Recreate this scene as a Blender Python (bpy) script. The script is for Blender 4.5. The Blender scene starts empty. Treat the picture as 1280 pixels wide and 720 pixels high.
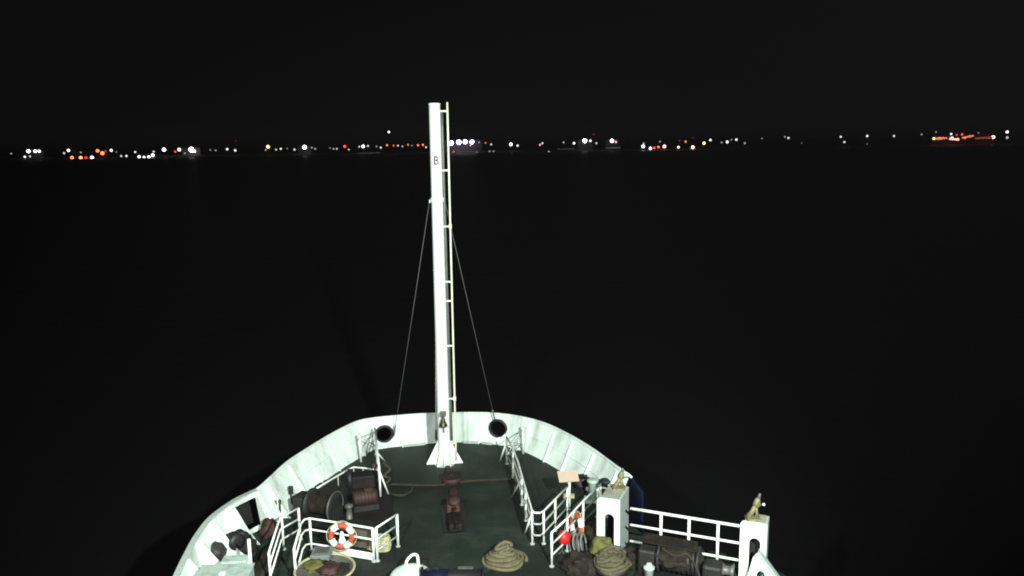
import bpy, bmesh, math, random
from mathutils import Vector, Matrix, noise
R = math.radians
random.seed(7)
SC = bpy.context.scene
COL = SC.collection

# ------------------------------------------------------------------ camera
CAM_H = 11.5                       # metres above the foredeck (deck = z 0)
F = 1000.0                         # focal length in photograph pixels (1280 wide)
PITCH, ROLL = R(10.2), R(0.85)
cam = bpy.data.cameras.new('camera')
cam.sensor_width = 36
cam.lens = 36 * F / 1280
cam.clip_start = 0.1
cam.clip_end = 120000
cam_o = bpy.data.objects.new('camera', cam)
COL.objects.link(cam_o)
cam_o.matrix_world = (Matrix.Translation((0, 0, CAM_H)) @ Matrix.Rotation(R(90) - PITCH, 4, 'X')
                      @ Matrix.Rotation(-ROLL, 4, 'Z'))
SC.camera = cam_o

# ------------------------------------------------------------------ night sky
w = bpy.data.worlds.new('World')
SC.world = w
w.use_nodes = True
wn = w.node_tree
bg = wn.nodes['Background']
bg.inputs['Color'].default_value = (0.98, 0.93, 0.95, 1)
bg.inputs['Strength'].default_value = 0.0029

# ------------------------------------------------------------------ the ship's floodlights, on the bridge front
def flood(name, loc, target, energy, cone, blend=0.6, size=0.25):
    l = bpy.data.lights.new(name, 'SPOT')
    l.energy = energy
    l.color = (0.90, 1.0, 0.93)
    l.spot_size = R(cone)
    l.spot_blend = blend
    l.shadow_soft_size = size
    o = bpy.data.objects.new(name, l)
    COL.objects.link(o)
    o.location = loc
    o.rotation_euler = (Vector(target) - Vector(loc)).to_track_quat('-Z', 'Y').to_euler()
    return o
flood('floodlight', (5.6, -0.5, 14.5), (-2.0, 26.5, 2.5), 58000, 60)
flood('floodlight', (-6.0, -0.5, 14.5), (-1.5, 26.0, 2.5), 21000, 60)

SC.view_settings.view_transform = 'Standard'
SC.view_settings.look = 'None'
SC.view_settings.exposure = 0
SC.view_settings.gamma = 1
SC.render.engine = 'CYCLES'
SC.cycles.filter_width = 1.9
SC.cycles.max_bounces = 5
SC.cycles.sample_clamp_indirect = 3.0
SC.cycles.use_denoising = True

# ------------------------------------------------------------------ surveying: photograph pixel -> point of the place
cR, sR = math.cos(ROLL), math.sin(ROLL)
FW = Vector((0, math.cos(PITCH), -math.sin(PITCH)))
UP = Vector((0, math.sin(PITCH), math.cos(PITCH)))
def ray(px, py):
    u, v = px - 640, 360 - py
    u, v = u * cR + v * sR, -u * sR + v * cR
    return FW * F + UP * v + Vector((1, 0, 0)) * u
def P(px, py, z=0.0):                       # where that line of sight meets height z
    d = ray(px, py)
    t = (z - CAM_H) / d.z
    return Vector((d.x * t, d.y * t, z))
def Q(px, py, Y):                           # where it meets distance Y ahead
    d = ray(px, py)
    t = Y / d.y
    return Vector((d.x * t, Y, CAM_H + d.z * t))

# ------------------------------------------------------------------ materials
def nd(nt, t, **kw):
    n = nt.nodes.new(t)
    for k, v in kw.items():
        setattr(n, k, v)
    return n
def mat(name, col, rough=0.5, metal=0.0, dirt=None, dirt_amt=0.5, scale=2.0, bump=0.0, bscale=30.0, spec=0.5,
        streak=False, col2=None):
    m = bpy.data.materials.new(name)
    m.use_nodes = True
    nt = m.node_tree
    b = nt.nodes['Principled BSDF']
    b.inputs['Roughness'].default_value = rough
    b.inputs['Metallic'].default_value = metal
    b.inputs['Specular IOR Level'].default_value = spec
    b.inputs['Base Color'].default_value = (*col, 1)
    geo = nd(nt, 'ShaderNodeNewGeometry')
    if dirt:
        src = geo.outputs['Position']
        if streak:
            mp = nd(nt, 'ShaderNodeMapping')
            mp.inputs['Scale'].default_value = (1, 1, 0.22)
            nt.links.new(src, mp.inputs['Vector'])
            src = mp.outputs['Vector']
        n1 = nd(nt, 'ShaderNodeTexNoise')
        n1.inputs['Scale'].default_value = scale
        n1.inputs['Detail'].default_value = 8
        n1.inputs['Roughness'].default_value = 0.65
        nt.links.new(src, n1.inputs['Vector'])
        rp = nd(nt, 'ShaderNodeValToRGB')
        rp.color_ramp.elements[0].position = 0.45
        rp.color_ramp.elements[0].color = (0, 0, 0, 1)
        rp.color_ramp.elements[1].position = 0.72
        rp.color_ramp.elements[1].color = (dirt_amt,) * 3 + (1,)
        nt.links.new(n1.outputs['Fac'], rp.inputs['Fac'])
        mx = nd(nt, 'ShaderNodeMixRGB')
        mx.inputs[1].default_value = (*col, 1)
        mx.inputs[2].default_value = (*dirt, 1)
        nt.links.new(rp.outputs['Color'], mx.inputs[0])
        out = mx.outputs[0]
        if col2:
            n2 = nd(nt, 'ShaderNodeTexNoise')
            n2.inputs['Scale'].default_value = scale * 0.35
            n2.inputs['Detail'].default_value = 5
            nt.links.new(geo.outputs['Position'], n2.inputs['Vector'])
            rp2 = nd(nt, 'ShaderNodeValToRGB')
            rp2.color_ramp.elements[0].position = 0.4
            rp2.color_ramp.elements[1].position = 0.65
            nt.links.new(n2.outputs['Fac'], rp2.inputs['Fac'])
            m2 = nd(nt, 'ShaderNodeMixRGB')
            m2.inputs[2].default_value = (*col2, 1)
            nt.links.new(rp2.outputs['Color'], m2.inputs[0])
            nt.links.new(out, m2.inputs[1])
            out = m2.outputs[0]
        nt.links.new(out, b.inputs['Base Color'])
    if bump:
        nb = nd(nt, 'ShaderNodeTexNoise')
        nb.inputs['Scale'].default_value = bscale
        nb.inputs['Detail'].default_value = 4
        nt.links.new(geo.outputs['Position'], nb.inputs['Vector'])
        bp = nd(nt, 'ShaderNodeBump')
        bp.inputs['Strength'].default_value = bump
        bp.inputs['Distance'].default_value = 0.03
        nt.links.new(nb.outputs['Fac'], bp.inputs['Height'])
        nt.links.new(bp.outputs['Normal'], b.inputs['Normal'])
    return m
M = dict(
    white=mat('white_paint', (0.74, 0.82, 0.77), 0.45, dirt=(0.30, 0.36, 0.30), dirt_amt=0.9, scale=1.3, bump=0.08, bscale=6, streak=True),
    mast=mat('mast_white_paint', (0.80, 0.83, 0.80), 0.4, dirt=(0.62, 0.62, 0.5), dirt_amt=0.5, scale=2.5, streak=True),
    cream=mat('cream_paint', (0.74, 0.73, 0.60), 0.45, dirt=(0.45, 0.4, 0.25), dirt_amt=0.6, scale=3),
    rail=mat('rail_paint', (0.80, 0.82, 0.78), 0.4, dirt=(0.42, 0.38, 0.28), dirt_amt=0.6, scale=4),
    thinrail=mat('worn_rail_paint', (0.42, 0.46, 0.42), 0.5, dirt=(0.15, 0.14, 0.1), dirt_amt=0.7, scale=5),
    deck=mat('green_deck_paint', (0.0105, 0.0200, 0.0130), 0.7, dirt=(0.036, 0.044, 0.031), dirt_amt=0.9, scale=1.1, bump=0.4,
             bscale=9, spec=0.3, col2=(0.008, 0.0115, 0.0085)),
    tray=mat('brown_winch_bed', (0.010, 0.009, 0.009), 0.7, dirt=(0.022, 0.013, 0.011), dirt_amt=0.8, scale=2.2, bump=0.4, bscale=12, spec=0.2),
    navy=mat('navy_hull_paint', (0.006, 0.010, 0.035), 0.4, dirt=(0.01, 0.01, 0.02), dirt_amt=0.5, scale=1),
    gate=mat('grey_paint', (0.40, 0.46, 0.43), 0.5, dirt=(0.25, 0.27, 0.24), dirt_amt=0.6, scale=6, bump=0.1, bscale=20),
    topgrey=mat('rusty_plate_top', (0.30, 0.32, 0.26), 0.6, dirt=(0.16, 0.13, 0.07), dirt_amt=0.8, scale=4),
    black=mat('black_steel', (0.008, 0.008, 0.009), 0.55, dirt=(0.02, 0.014, 0.01), dirt_amt=0.6, scale=6),
    dark=mat('dark_machine_paint', (0.011, 0.011, 0.011), 0.6, dirt=(0.024, 0.018, 0.013), dirt_amt=0.8, scale=3.5, bump=0.3, bscale=18),
    red=mat('red_machine_paint', (0.034, 0.010, 0.008), 0.7, dirt=(0.016, 0.010, 0.008), dirt_amt=0.8, scale=6),
    rust=mat('rust_red', (0.075, 0.022, 0.013), 0.7, dirt=(0.04, 0.016, 0.01), dirt_amt=0.9, scale=14),
    brightred=mat('bright_red', (0.50, 0.012, 0.012), 0.5, dirt=(0.3, 0.01, 0.01), dirt_amt=0.5, scale=8),
    orange=mat('lifebuoy_orange', (0.36, 0.050, 0.022), 0.6, dirt=(0.45, 0.16, 0.09), dirt_amt=0.6, scale=9),
    tape=mat('white_tape', (0.8, 0.8, 0.76), 0.5, dirt=(0.6, 0.58, 0.5), dirt_amt=0.5, scale=9),
    rope=mat('beige_rope', (0.115, 0.103, 0.062), 0.9, dirt=(0.06, 0.05, 0.032), dirt_amt=0.8, scale=7, bump=1.0, bscale=60, spec=0.1),
    palecoil=mat('tan_rope', (0.16, 0.14, 0.085), 0.9, dirt=(0.09, 0.075, 0.045), dirt_amt=0.8, scale=7, bump=1.0, bscale=60, spec=0.1),
    palerope=mat('pale_rope', (0.50, 0.47, 0.28), 0.9, dirt=(0.25, 0.22, 0.12), dirt_amt=0.8, scale=9, bump=1.0, bscale=60, spec=0.1),
    oldrope=mat('dirty_rope', (0.045, 0.038, 0.027), 0.9, dirt=(0.024, 0.019, 0.014), dirt_amt=0.8, scale=5, bump=0.8, bscale=60, spec=0.1),
    olive=mat('olive_canvas', (0.115, 0.11, 0.035), 0.85, dirt=(0.05, 0.05, 0.02), dirt_amt=0.8, scale=5, bump=0.6, bscale=12, spec=0.1),
    tan=mat('tan_board', (0.115, 0.105, 0.078), 0.8, dirt=(0.07, 0.063, 0.045), dirt_amt=0.7, scale=5, spec=0.2),
    brown=mat('brown_canvas', (0.016, 0.013, 0.010), 0.85, dirt=(0.040, 0.033, 0.026), dirt_amt=0.9, scale=4, bump=0.7, bscale=10, spec=0.1),
    greycloth=mat('grey_cloth', (0.085, 0.085, 0.08), 0.9, dirt=(0.035, 0.032, 0.03), dirt_amt=0.8, scale=8, bump=0.6, bscale=20, spec=0.1),
    greybin=mat('grey_plastic', (0.16, 0.18, 0.175), 0.5, dirt=(0.08, 0.085, 0.08), dirt_amt=0.7, scale=7),
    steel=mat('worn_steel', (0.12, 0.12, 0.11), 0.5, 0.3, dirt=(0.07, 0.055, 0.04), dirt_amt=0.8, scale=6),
    wire=mat('galvanised_wire', (0.075, 0.075, 0.075), 0.6, dirt=(0.05, 0.045, 0.04), dirt_amt=0.6, scale=3),
    brass=mat('weathered_brass', (0.21, 0.185, 0.095), 0.6, 0.1, dirt=(0.06, 0.05, 0.028), dirt_amt=0.8, scale=12),
    bronze=mat('bell_bronze', (0.05, 0.045, 0.03), 0.4, 0.5, dirt=(0.02, 0.02, 0.015), dirt_amt=0.7, scale=12),
    board=mat('pink_white_board', (0.50, 0.38, 0.30), 0.5, dirt=(0.6, 0.40, 0.32), dirt_amt=0.8, scale=5),
    blue=mat('dark_blue_paint', (0.008, 0.009, 0.028), 0.35, dirt=(0.008, 0.008, 0.02), dirt_amt=0.7, scale=5),
    ink=mat('black_lettering', (0.02, 0.025, 0.02), 0.6),
    green=mat('pale_green_paint', (0.40, 0.50, 0.44), 0.5, dirt=(0.2, 0.22, 0.18), dirt_amt=0.7, scale=5),
    post=mat('lamp_post_steel', (0.03, 0.03, 0.03), 0.6, dirt=(0.02, 0.02, 0.02), dirt_amt=0.5, scale=0.5),
    land=mat('dark_land', (0.16, 0.15, 0.13), 0.9, dirt=(0.08, 0.08, 0.06), dirt_amt=0.8, scale=0.02, spec=0.1),
)
# sea: dark, rough with wind waves
def sea_mat():
    m = bpy.data.materials.new('night_sea')
    m.use_nodes = True
    nt = m.node_tree
    b = nt.nodes['Principled BSDF']
    b.inputs['Base Color'].default_value = (0.006, 0.0055, 0.006, 1)
    b.inputs['Roughness'].default_value = 0.5
    b.inputs['IOR'].default_value = 1.5
    geo = nd(nt, 'ShaderNodeNewGeometry')
    last = None
    for sc_, st, di in ((0.06, 0.3, 1.0), (0.35, 0.35, 0.4), (1.6, 0.3, 0.1)):
        n = nd(nt, 'ShaderNodeTexNoise')
        n.inputs['Scale'].default_value = sc_
        n.inputs['Detail'].default_value = 4
        nt.links.new(geo.outputs['Position'], n.inputs['Vector'])
        bp = nd(nt, 'ShaderNodeBump')
        bp.inputs['Strength'].default_value = st
        bp.inputs['Distance'].default_value = di
        nt.links.new(n.outputs['Fac'], bp.inputs['Height'])
        if last:
            nt.links.new(last, bp.inputs['Normal'])
        last = bp.outputs['Normal']
    nt.links.new(last, b.inputs['Normal'])
    return m
M['sea'] = sea_mat()
def glow_mat(name, col, strength):
    m = bpy.data.materials.new(name)
    m.use_nodes = True
    b = m.node_tree.nodes['Principled BSDF']
    b.inputs['Base Color'].default_value = (*col, 1)
    b.inputs['Emission Color'].default_value = (*col, 1)
    b.inputs['Emission Strength'].default_value = strength
    return m

# ------------------------------------------------------------------ mesh building
class MB:
    def __init__(s):
        s.v, s.f, s.mi, s.sm = [], [], [], []
        s.cur = 0
    def add(s, vs, fs, smooth=False):
        o = len(s.v)
        s.v += [Vector(v) for v in vs]
        for f in fs:
            s.f.append([i + o for i in f])
            s.mi.append(s.cur)
            s.sm.append(smooth)
        return s
    def box(s, c, d, X=(1, 0, 0), Y=(0, 1, 0), Z=(0, 0, 1)):
        c = Vector(c); X, Y, Z = Vector(X).normalized() * d[0] / 2, Vector(Y).normalized() * d[1] / 2, Vector(Z).normalized() * d[2] / 2
        vs = [c + X * i + Y * j + Z * k for k in (-1, 1) for i, j in ((-1, -1), (1, -1), (1, 1), (-1, 1))]
        return s.add(vs, [(0, 3, 2, 1), (4, 5, 6, 7), (0, 1, 5, 4), (1, 2, 6, 5), (2, 3, 7, 6), (3, 0, 4, 7)])
    def tube(s, pts, r, n=8, closed=False, taper=None):
        pts = [Vector(p) for p in pts]
        k = len(pts); rings = []
        up = None
        for i, p in enumerate(pts):
            a = pts[(i - 1) % k] if (closed or i > 0) else p
            b = pts[(i + 1) % k] if (closed or i < k - 1) else p
            t = (b - a).normalized()
            if up is None:
                up = t.orthogonal().normalized()
            else:
                up = (up - t * up.dot(t)).normalized()
            sd = t.cross(up)
            rr = r if taper is None else r + (taper - r) * i / max(1, k - 1)
            rings.append([p + (up * math.cos(2 * math.pi * j / n) + sd * math.sin(2 * math.pi * j / n)) * rr for j in range(n)])
        vs = [v for q in rings for v in q]
        fs = []
        for i in range(k if closed else k - 1):
            for j in range(n):
                a, b = i * n, ((i + 1) % k) * n
                fs.append((a + j, a + (j + 1) % n, b + (j + 1) % n, b + j))
        s.add(vs, fs, True)
        if not closed:
            o = len(s.v) - len(vs)
            s.f += [[o + j for j in range(n)][::-1], [o + (k - 1) * n + j for j in range(n)]]
            s.mi += [s.cur] * 2
            s.sm += [False] * 2
        return s
    def lathe(s, prof, base, axis=(0, 0, 1), n=20, smooth=True):      # prof: (radius, along)
        base, ax = Vector(base), Vector(axis).normalized()
        u = ax.orthogonal().normalized(); v = ax.cross(u)
        vs, fs = [], []
        for r, h in prof:
            for j in range(n):
                a = 2 * math.pi * j / n
                vs.append(base + ax * h + (u * math.cos(a) + v * math.sin(a)) * r)
        for i in range(len(prof) - 1):
            for j in range(n):
                fs.append((i * n + j, i * n + (j + 1) % n, (i + 1) * n + (j + 1) % n, (i + 1) * n + j))
        fs.append(list(range(n))[::-1])
        fs.append([(len(prof) - 1) * n + j for j in range(n)])
        return s.add(vs, fs, smooth)
    def prism(s, poly, off):                                           # polygon pushed along off
        poly = [Vector(p) for p in poly]; off = Vector(off); n = len(poly)
        vs = poly + [p + off for p in poly]
        fs = [list(range(n))[::-1], list(range(n, 2 * n))] + [(i, (i + 1) % n, n + (i + 1) % n, n + i) for i in range(n)]
        return s.add(vs, fs)
    def strip(s, a, b, off):                                           # two matching rows of points -> plate of thickness off(i)
        n = len(a)
        vs = [Vector(p) for p in a] + [Vector(p) for p in b] + [Vector(p) + off[i] for i, p in enumerate(a)] + [Vector(p) + off[i] for i, p in enumerate(b)]
        fs = []
        for i in range(n - 1):
            fs += [(i, i + 1, n + i + 1, n + i), (2 * n + i, 3 * n + i, 3 * n + i + 1, 2 * n + i + 1),
                   (i, 2 * n + i, 2 * n + i + 1, i + 1), (n + i, n + i + 1, 3 * n + i + 1, 3 * n + i)]
        fs += [(0, n, 3 * n, 2 * n), (n - 1, 3 * n - 1, 4 * n - 1, 2 * n - 1)]
        return s.add(vs, fs)
    def blob(s, c, rad, seed=0, amp=0.25, freq=2.0, sub=3, floor=None):
        bm = bmesh.new()
        bmesh.ops.create_icosphere(bm, subdivisions=sub, radius=1)
        c = Vector(c); vs = []
        for v in bm.verts:
            k = 1 + amp * noise.fractal(v.co * freq + Vector((seed * 7.3, seed * 1.7, 3)), 1.0, 2.0, 4)
            q = Vector((v.co.x * rad[0], v.co.y * rad[1], v.co.z * rad[2])) * k + c
            if floor is not None and q.z < floor:
                q.z = floor
            vs.append(q)
        fs = [[v.index for v in f.verts] for f in bm.faces]
        bm.free()
        return s.add(vs, fs, True)
    def build(s, name, mats, parent=None, recalc=True, bevel=0):
        root = parent
        while root is not None and root.parent is not None:
            root = root.parent
        off = root.location.copy() if root is not None else Vector()
        me = bpy.data.meshes.new(name)
        me.from_pydata([v - off for v in s.v], [], s.f)
        for m in (mats if isinstance(mats, (list, tuple)) else [mats]):
            me.materials.append(m)
        me.polygons.foreach_set('material_index', s.mi)
        me.polygons.foreach_set('use_smooth', s.sm)
        me.update()
        if recalc:
            bm = bmesh.new(); bm.from_mesh(me)
            bmesh.ops.recalc_face_normals(bm, faces=bm.faces)
            bm.to_mesh(me); bm.free()
        o = bpy.data.objects.new(name, me)
        COL.objects.link(o)
        if parent is not None:
            o.parent = parent
        if bevel:
            md = o.modifiers.new('bevel', 'BEVEL'); md.width = bevel; md.segments = 2; md.limit_method = 'ANGLE'
        return o
def thing(name, label, cat, loc, group=None):
    o = bpy.data.objects.new(name, None)
    COL.objects.link(o)
    o.empty_display_size = 0.2
    o.location = loc
    o['label'] = label; o['category'] = cat
    if group:
        o['group'] = group
    return o
def tag(o, label, cat, group=None):
    o['label'] = label; o['category'] = cat
    if group:
        o['group'] = group
    return o
def structure(o):
    o['kind'] = 'structure'
    return o
def catmull(pts, k=6):
    out = []
    n = len(pts)
    for i in range(n - 1):
        p0, p1, p2, p3 = pts[max(i - 1, 0)], pts[i], pts[i + 1], pts[min(i + 2, n - 1)]
        for j in range(k):
            t = j / k
            out.append(0.5 * ((2 * p1) + (p2 - p0) * t + (2 * p0 - 5 * p1 + 4 * p2 - p3) * t * t + (3 * p1 - p0 - 3 * p2 + p3) * t ** 3))
    out.append(pts[-1].copy())
    return out
V = Vector
Zx = V((0, 0, 1))

# ================================================================== SEA, LAND
SEA_Z = -6.0
S = MB().add([(-60000, -3000, SEA_Z), (60000, -3000, SEA_Z), (60000, 90000, SEA_Z), (-60000, 90000, SEA_Z)], [(0, 1, 2, 3)])
structure(S.build('sea', M['sea']))
L = MB()                                          # low dark shore, 1.7 km away
xs = [-3200 + i * 80 for i in range(81)]
rows = []
for j, (Y, zb) in enumerate(((1720, -6.6), (1760, -4.4), (2000, -2.5), (2600, 0.5), (3400, -1.0), (4200, -7))):
    rows.append([V((x * (Y / 1800), Y + 25 * noise.noise(V((x * .004, j, 0))), zb + (2.2 * noise.noise(V((x * .006, j * 2.1, 5))) if 0 < j < 5 else 0))) for x in xs])
vs = [p for r in rows for p in r]; n = len(xs)
L.add(vs, [(j * n + i, j * n + i + 1, (j + 1) * n + i + 1, (j + 1) * n + i) for j in range(5) for i in range(n - 1)], True)
structure(L.build('shore_land', M['land']))

# ================================================================== BULWARK GEOMETRY
BW = 1.15
top_px = [(322, 613), (340, 596.5), (359, 579), (383, 563), (414, 544), (444, 529), (466, 524), (506, 520), (540, 518), (590, 517), (620, 518),
          (650, 522), (680, 530), (710, 544), (740, 562), (770, 584), (786, 595)]
top = catmull([P(x, y, BW) for x, y in top_px], 8)
def arc(pts):
    s = [0.0]
    for a, b in zip(pts, pts[1:]):
        s.append(s[-1] + (b - a).length)
    return s
tl = arc(top)
def at_s(pts, sl, s):
    s = max(0, min(s, sl[-1]))
    for i in range(len(sl) - 1):
        if s <= sl[i + 1]:
            t = (s - sl[i]) / max(1e-9, sl[i + 1] - sl[i])
            return pts[i].lerp(pts[i + 1], t)
    return pts[-1]
def inward(s):
    a, b = at_s(top, tl, s - 0.3), at_s(top, tl, s + 0.3)
    t = (b - a).normalized()
    return V((t.y, -t.x, 0)).normalized()
def bul(s, z, inset=0.0):                        # point of the inner bulwark face at arc length s, height z, stood off by inset
    n = inward(s)
    flare = 0.06 + 0.46 * min(1, abs(n.x) / 0.8)
    p = at_s(top, tl, s) + n * (flare * (1 - z / BW) + inset)
    p.z = z
    return p
def s_of(px):                                    # arc length of the top edge nearest a photo column
    best = None
    for i, (x, y) in enumerate(top_px):
        if best is None and x >= px:
            x0, y0 = top_px[max(i - 1, 0)]
            t = (px - x0) / max(1e-6, x - x0)
            best = P(px, y0 + (y - y0) * t, BW)
    best = best or top[-1]
    return min((((p - best).length, tl[i]) for i, p in enumerate(top)))[1]
SMAX = tl[-1]

# ================================================================== HULL AND DECK
outer_aft_l = [P(322, 613, BW), P(292, 628, BW), P(266, 647, BW)]
aftL = [V((-8.28, 22.2, 0)), V((-8.56, 21.2, 0)), V((-8.62, 20.2, 0)), V((-8.66, 18, 0)), V((-8.7, 12, 0)), V((-8.7, 2, 0))]
base_curve = [bul(SMAX * i / 60, 0) for i in range(61)]
stbd = [V((3.62, 22.6, 0)), V((3.95, 21.75, 0)), V((6.6, 20.7, 0)), V((7.15, 19.9, 0)), V((8.3, 17, 0)), V((8.6, 12, 0)), V((8.6, 2, 0))]
outline = base_curve + stbd + aftL[::-1]
D = MB().prism([p - Zx * 0.05 for p in outline], Zx * 0.05)
structure(D.build('deck', M['deck']))
hull = thing('ship_hull', 'dark navy steel ship hull rising from the black sea beneath the white bulwark', 'ship', (-1.5, 22, SEA_Z))
hb = MB()
top_o = [bul(SMAX * i / 60, BW, -0.05) for i in range(61)] 
low_o = []
for p in outline:
    c = V((-1.5, 14, 0)); q = c + (p - c) * 0.9
    low_o.append(V((q.x, q.y, SEA_Z - 1)))
up_o = [V((p.x, p.y, -0.052)) for p in outline]
nO = len(outline)
hb.add(up_o + low_o, [(i, (i + 1) % nO, nO + (i + 1) % nO, nO + i) for i in range(nO)])
hb.build('side_plating', M['navy'], hull)
# plating outside the bulwark, navy
# navy wing plate aft of the starboard bulwark end
e0 = bul(SMAX, BW); e1 = Q(803, 600, e0.y - 0.9)
MB().prism([e0 + V((0.06, 0.0, -0.02)), V((e1.x, e1.y, BW - 0.15)), V((e1.x, e1.y, -1.2)), e0 + V((0.06, 0, -BW - 1.2))], V((0.05, 0.03, 0))).build('wing_plate', M['navy'], hull)

# ================================================================== FORWARD BULWARK
bw = thing('bulwark', 'curved white steel bulwark wrapping the bow with stays and two round mooring holes', 'bulwark', (-2.4, 29.8, 0))
stay_px = [332, 359, 384, 405, 440, 500, 545, 597, 653, 693, 716, 745, 772]
stays = [s_of(x) for x in stay_px]
seams = [0.0] + stays + [SMAX]
hole_px = [(479.5, 542.5, 0.31), (623, 536, 0.335)]
holes = []
for px, py, r in hole_px:
    best = min(((bul(SMAX * i / 400, z * 0.02) , SMAX * i / 400, z * 0.02) for i in range(401) for z in range(10, 45)),
               key=lambda q: (q[0] - V((0, 0, CAM_H))).normalized().angle(ray(px, py)))
    holes.append((best[1], best[2], r))
for k in range(len(seams) - 1):
    s0, s1 = seams[k] + 0.004, seams[k + 1] - 0.004
    if s1 - s0 < 0.05:
        continue
    h = [q for q in holes if s0 < q[0] < s1]
    mb = MB()
    if not h:
        m = max(2, int((s1 - s0) / 0.25))
        ss = [s0 + (s1 - s0) * i / m for i in range(m + 1)]
        zs = [0.0, BW * .25, BW * .5, BW * .75, BW]
        fr = [bul(s, z) for z in zs for s in ss]
        bk = [bul(s, z, -0.02) for z in zs for s in ss]
        q = m + 1; N = len(fr)
        fs = []
        for j in range(4):
            for i in range(m):
                a = j * q + i
                fs += [(a, a + 1, a + q + 1, a + q), (N + a, N + a + q, N + a + q + 1, N + a + 1)]
        mb.add(fr + bk, fs, True)
    else:
        sc, zc, r = h[0]
        K = 40
        inner, outer = [], []
        for i in range(K):
            a = 2 * math.pi * i / K
            dx, dz = math.cos(a), math.sin(a)
            inner.append((sc + dx * r, zc + dz * r))
            lim = []
            if dx > 1e-6: lim.append((s1 - sc) / dx)
            if dx < -1e-6: lim.append((s0 - sc) / dx)
            if dz > 1e-6: lim.append((BW - zc) / dz)
            if dz < -1e-6: lim.append((0 - zc) / dz)
            t = min(lim)
            outer.append((sc + dx * t, zc + dz * t))
        corners = [(s1, BW), (s0, BW), (s0, 0), (s1, 0)]
        for c in corners:                           # snap nearest outer point to each corner
            j = min(range(K), key=lambda i: (outer[i][0] - c[0]) ** 2 + (outer[i][1] - c[1]) ** 2)
            outer[j] = c
        rings = [[(a[0] + (b[0] - a[0]) * t, a[1] + (b[1] - a[1]) * t) for a, b in zip(inner, outer)] for t in (0, .33, .66, 1)]
        vs = [bul(s, z) for rg in rings for s, z in rg]
        fs = [(j * K + i, j * K + (i + 1) % K, (j + 1) * K + (i + 1) % K, (j + 1) * K + i) for j in range(3) for i in range(K)]
        mb.add(vs, fs, True)
        # the black throat of the fairlead
    mb.build('panel', M['white'], bw, recalc=True)
for sc, zc, r in holes:
    n = inward(sc); c = bul(sc, zc)
    tdir = V((n.y, -n.x, 0))
    nn = (n - Zx * 0.0).normalized()
    ring = [c + nn * 0.02 + (tdir * math.cos(2 * math.pi * i / 32) + Zx * math.sin(2 * math.pi * i / 32)) * (r + 0.005) for i in range(32)]
    ck = MB().tube(ring, 0.055, 8, closed=True).build('fairlead', M['black'], bw)
    rr2 = [[c + nn * o + (tdir * math.cos(2 * math.pi * i / 32) + Zx * math.sin(2 * math.pi * i / 32)) * rad for i in range(32)] for o, rad in ((.02, r), (-.32, r), (-.32, r + .03), (.02, r + .03))]
    MB().add([v for q in rr2 for v in q], [(a * 32 + i, a * 32 + (i + 1) % 32, ((a + 1) % 4) * 32 + (i + 1) % 32, ((a + 1) % 4) * 32 + i) for a in range(4) for i in range(32)], True).build('throat', M['black'], ck)
cuts = sorted([(q[0] - q[2] - .12, q[0] + q[2] + .12) for q in holes])
for s0, s1 in ((0, cuts[0][0]), (cuts[0][1], cuts[1][0]), (cuts[1][1], SMAX)):
    ss = [s0 + (s1 - s0) * i / 24 for i in range(25)]
    MB().strip([bul(q, -0.05, -0.06) for q in ss], [bul(q, BW - 0.02, -0.06) for q in ss], [-inward(q) * 0.02 for q in ss]).build('bow_plating', M['navy'], hull)
# cap rail
MB().tube([bul(SMAX * i / 90, BW + 0.02, -0.01) for i in range(91)], 0.045, 8).build('cap_rail', M['white'], bw)
# stays: triangular knees with a flange
for k, s in enumerate(stays):
    n = inward(s); px = stay_px[k]
    t = V((n.y, -n.x, 0)) * 0.014
    deep = 0.16 if 480 < px < 640 else 0.10
    if px in (332, 359): deep = 0.22
    a, b, c = bul(s, BW - 0.06), bul(s, 0.004), bul(s, 0.004, deep)
    d = bul(s, BW - 0.06, 0.05)
    MB().prism([a - t, b - t, c - t, d - t], t * 2).build('stay', M['white'], bw)
    if 490 < px < 660:                      # pipe stanchion on the inner edge of the bow stays
        pass
# stringer half-way up the side plates
for s0, s1 in ((0.15, s_of(440)), (s_of(653), SMAX - 0.2)):
    MB().tube([bul(s0 + (s1 - s0) * i / 30, BW * 0.50, 0.015) for i in range(31)], 0.016, 6).build('stringer', M['white'], bw)
# waterway pipe along the bow base and pale toe plates
for x0, x1 in ((503, 530), (577, 597), (602, 618)):
    s0, s1 = s_of(x0), s_of(x1)
    MB().box((bul(s0, .05, .12) + bul(s1, .05, .12)) / 2, ((bul(s1, 0) - bul(s0, 0)).length, 0.05, 0.09), bul(s1, 0) - bul(s0, 0), V((0, 1, 0))).build('toe_plate', M['gate'], bw)

# ================================================================== PORT AFTER BULWARK with deep knees
ab = thing('bulwark', 'white port bulwark with deep triangular knees and a black mooring opening at lower left', 'bulwark', (-8.3, 21.5, 0))
apx = [(322, 613), (307, 620), (292, 628), (266, 647), (249, 668), (237, 689), (223, 718), (214, 742)]
azs = [BW, BW, BW, 1.12, 1.05, 1.0, 0.92, 0.85]
apt = [P(x, y, z) for (x, y), z in zip(apx, azs)]
atop = catmull(apt, 6); al = arc(atop)
def ain(s):
    t = (at_s(atop, al, s + .25) - at_s(atop, al, s - .25)); t.z = 0; t.normalize()
    return V((-t.y, t.x, 0))
def abul(s, f, inset=0.0):
    p = at_s(atop, al, s); z = p.z * f
    p = p + ain(s) * ((1 - f) * 0.22 + inset)
    p.z = z
    return p
AS = al[-1]
def as_of(px):
    return min(((abs(p.x - P(px, y, z).x) + abs(p.y - P(px, y, z).y), al[i]) for i, p in enumerate(atop) for (x, y), z in zip([(px, 613 + (322 - px) * .6)], [BW])))[1]
def s_at_y(Y):
    return min((abs(p.y - Y), al[i]) for i, p in enumerate(atop))[1]
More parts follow.
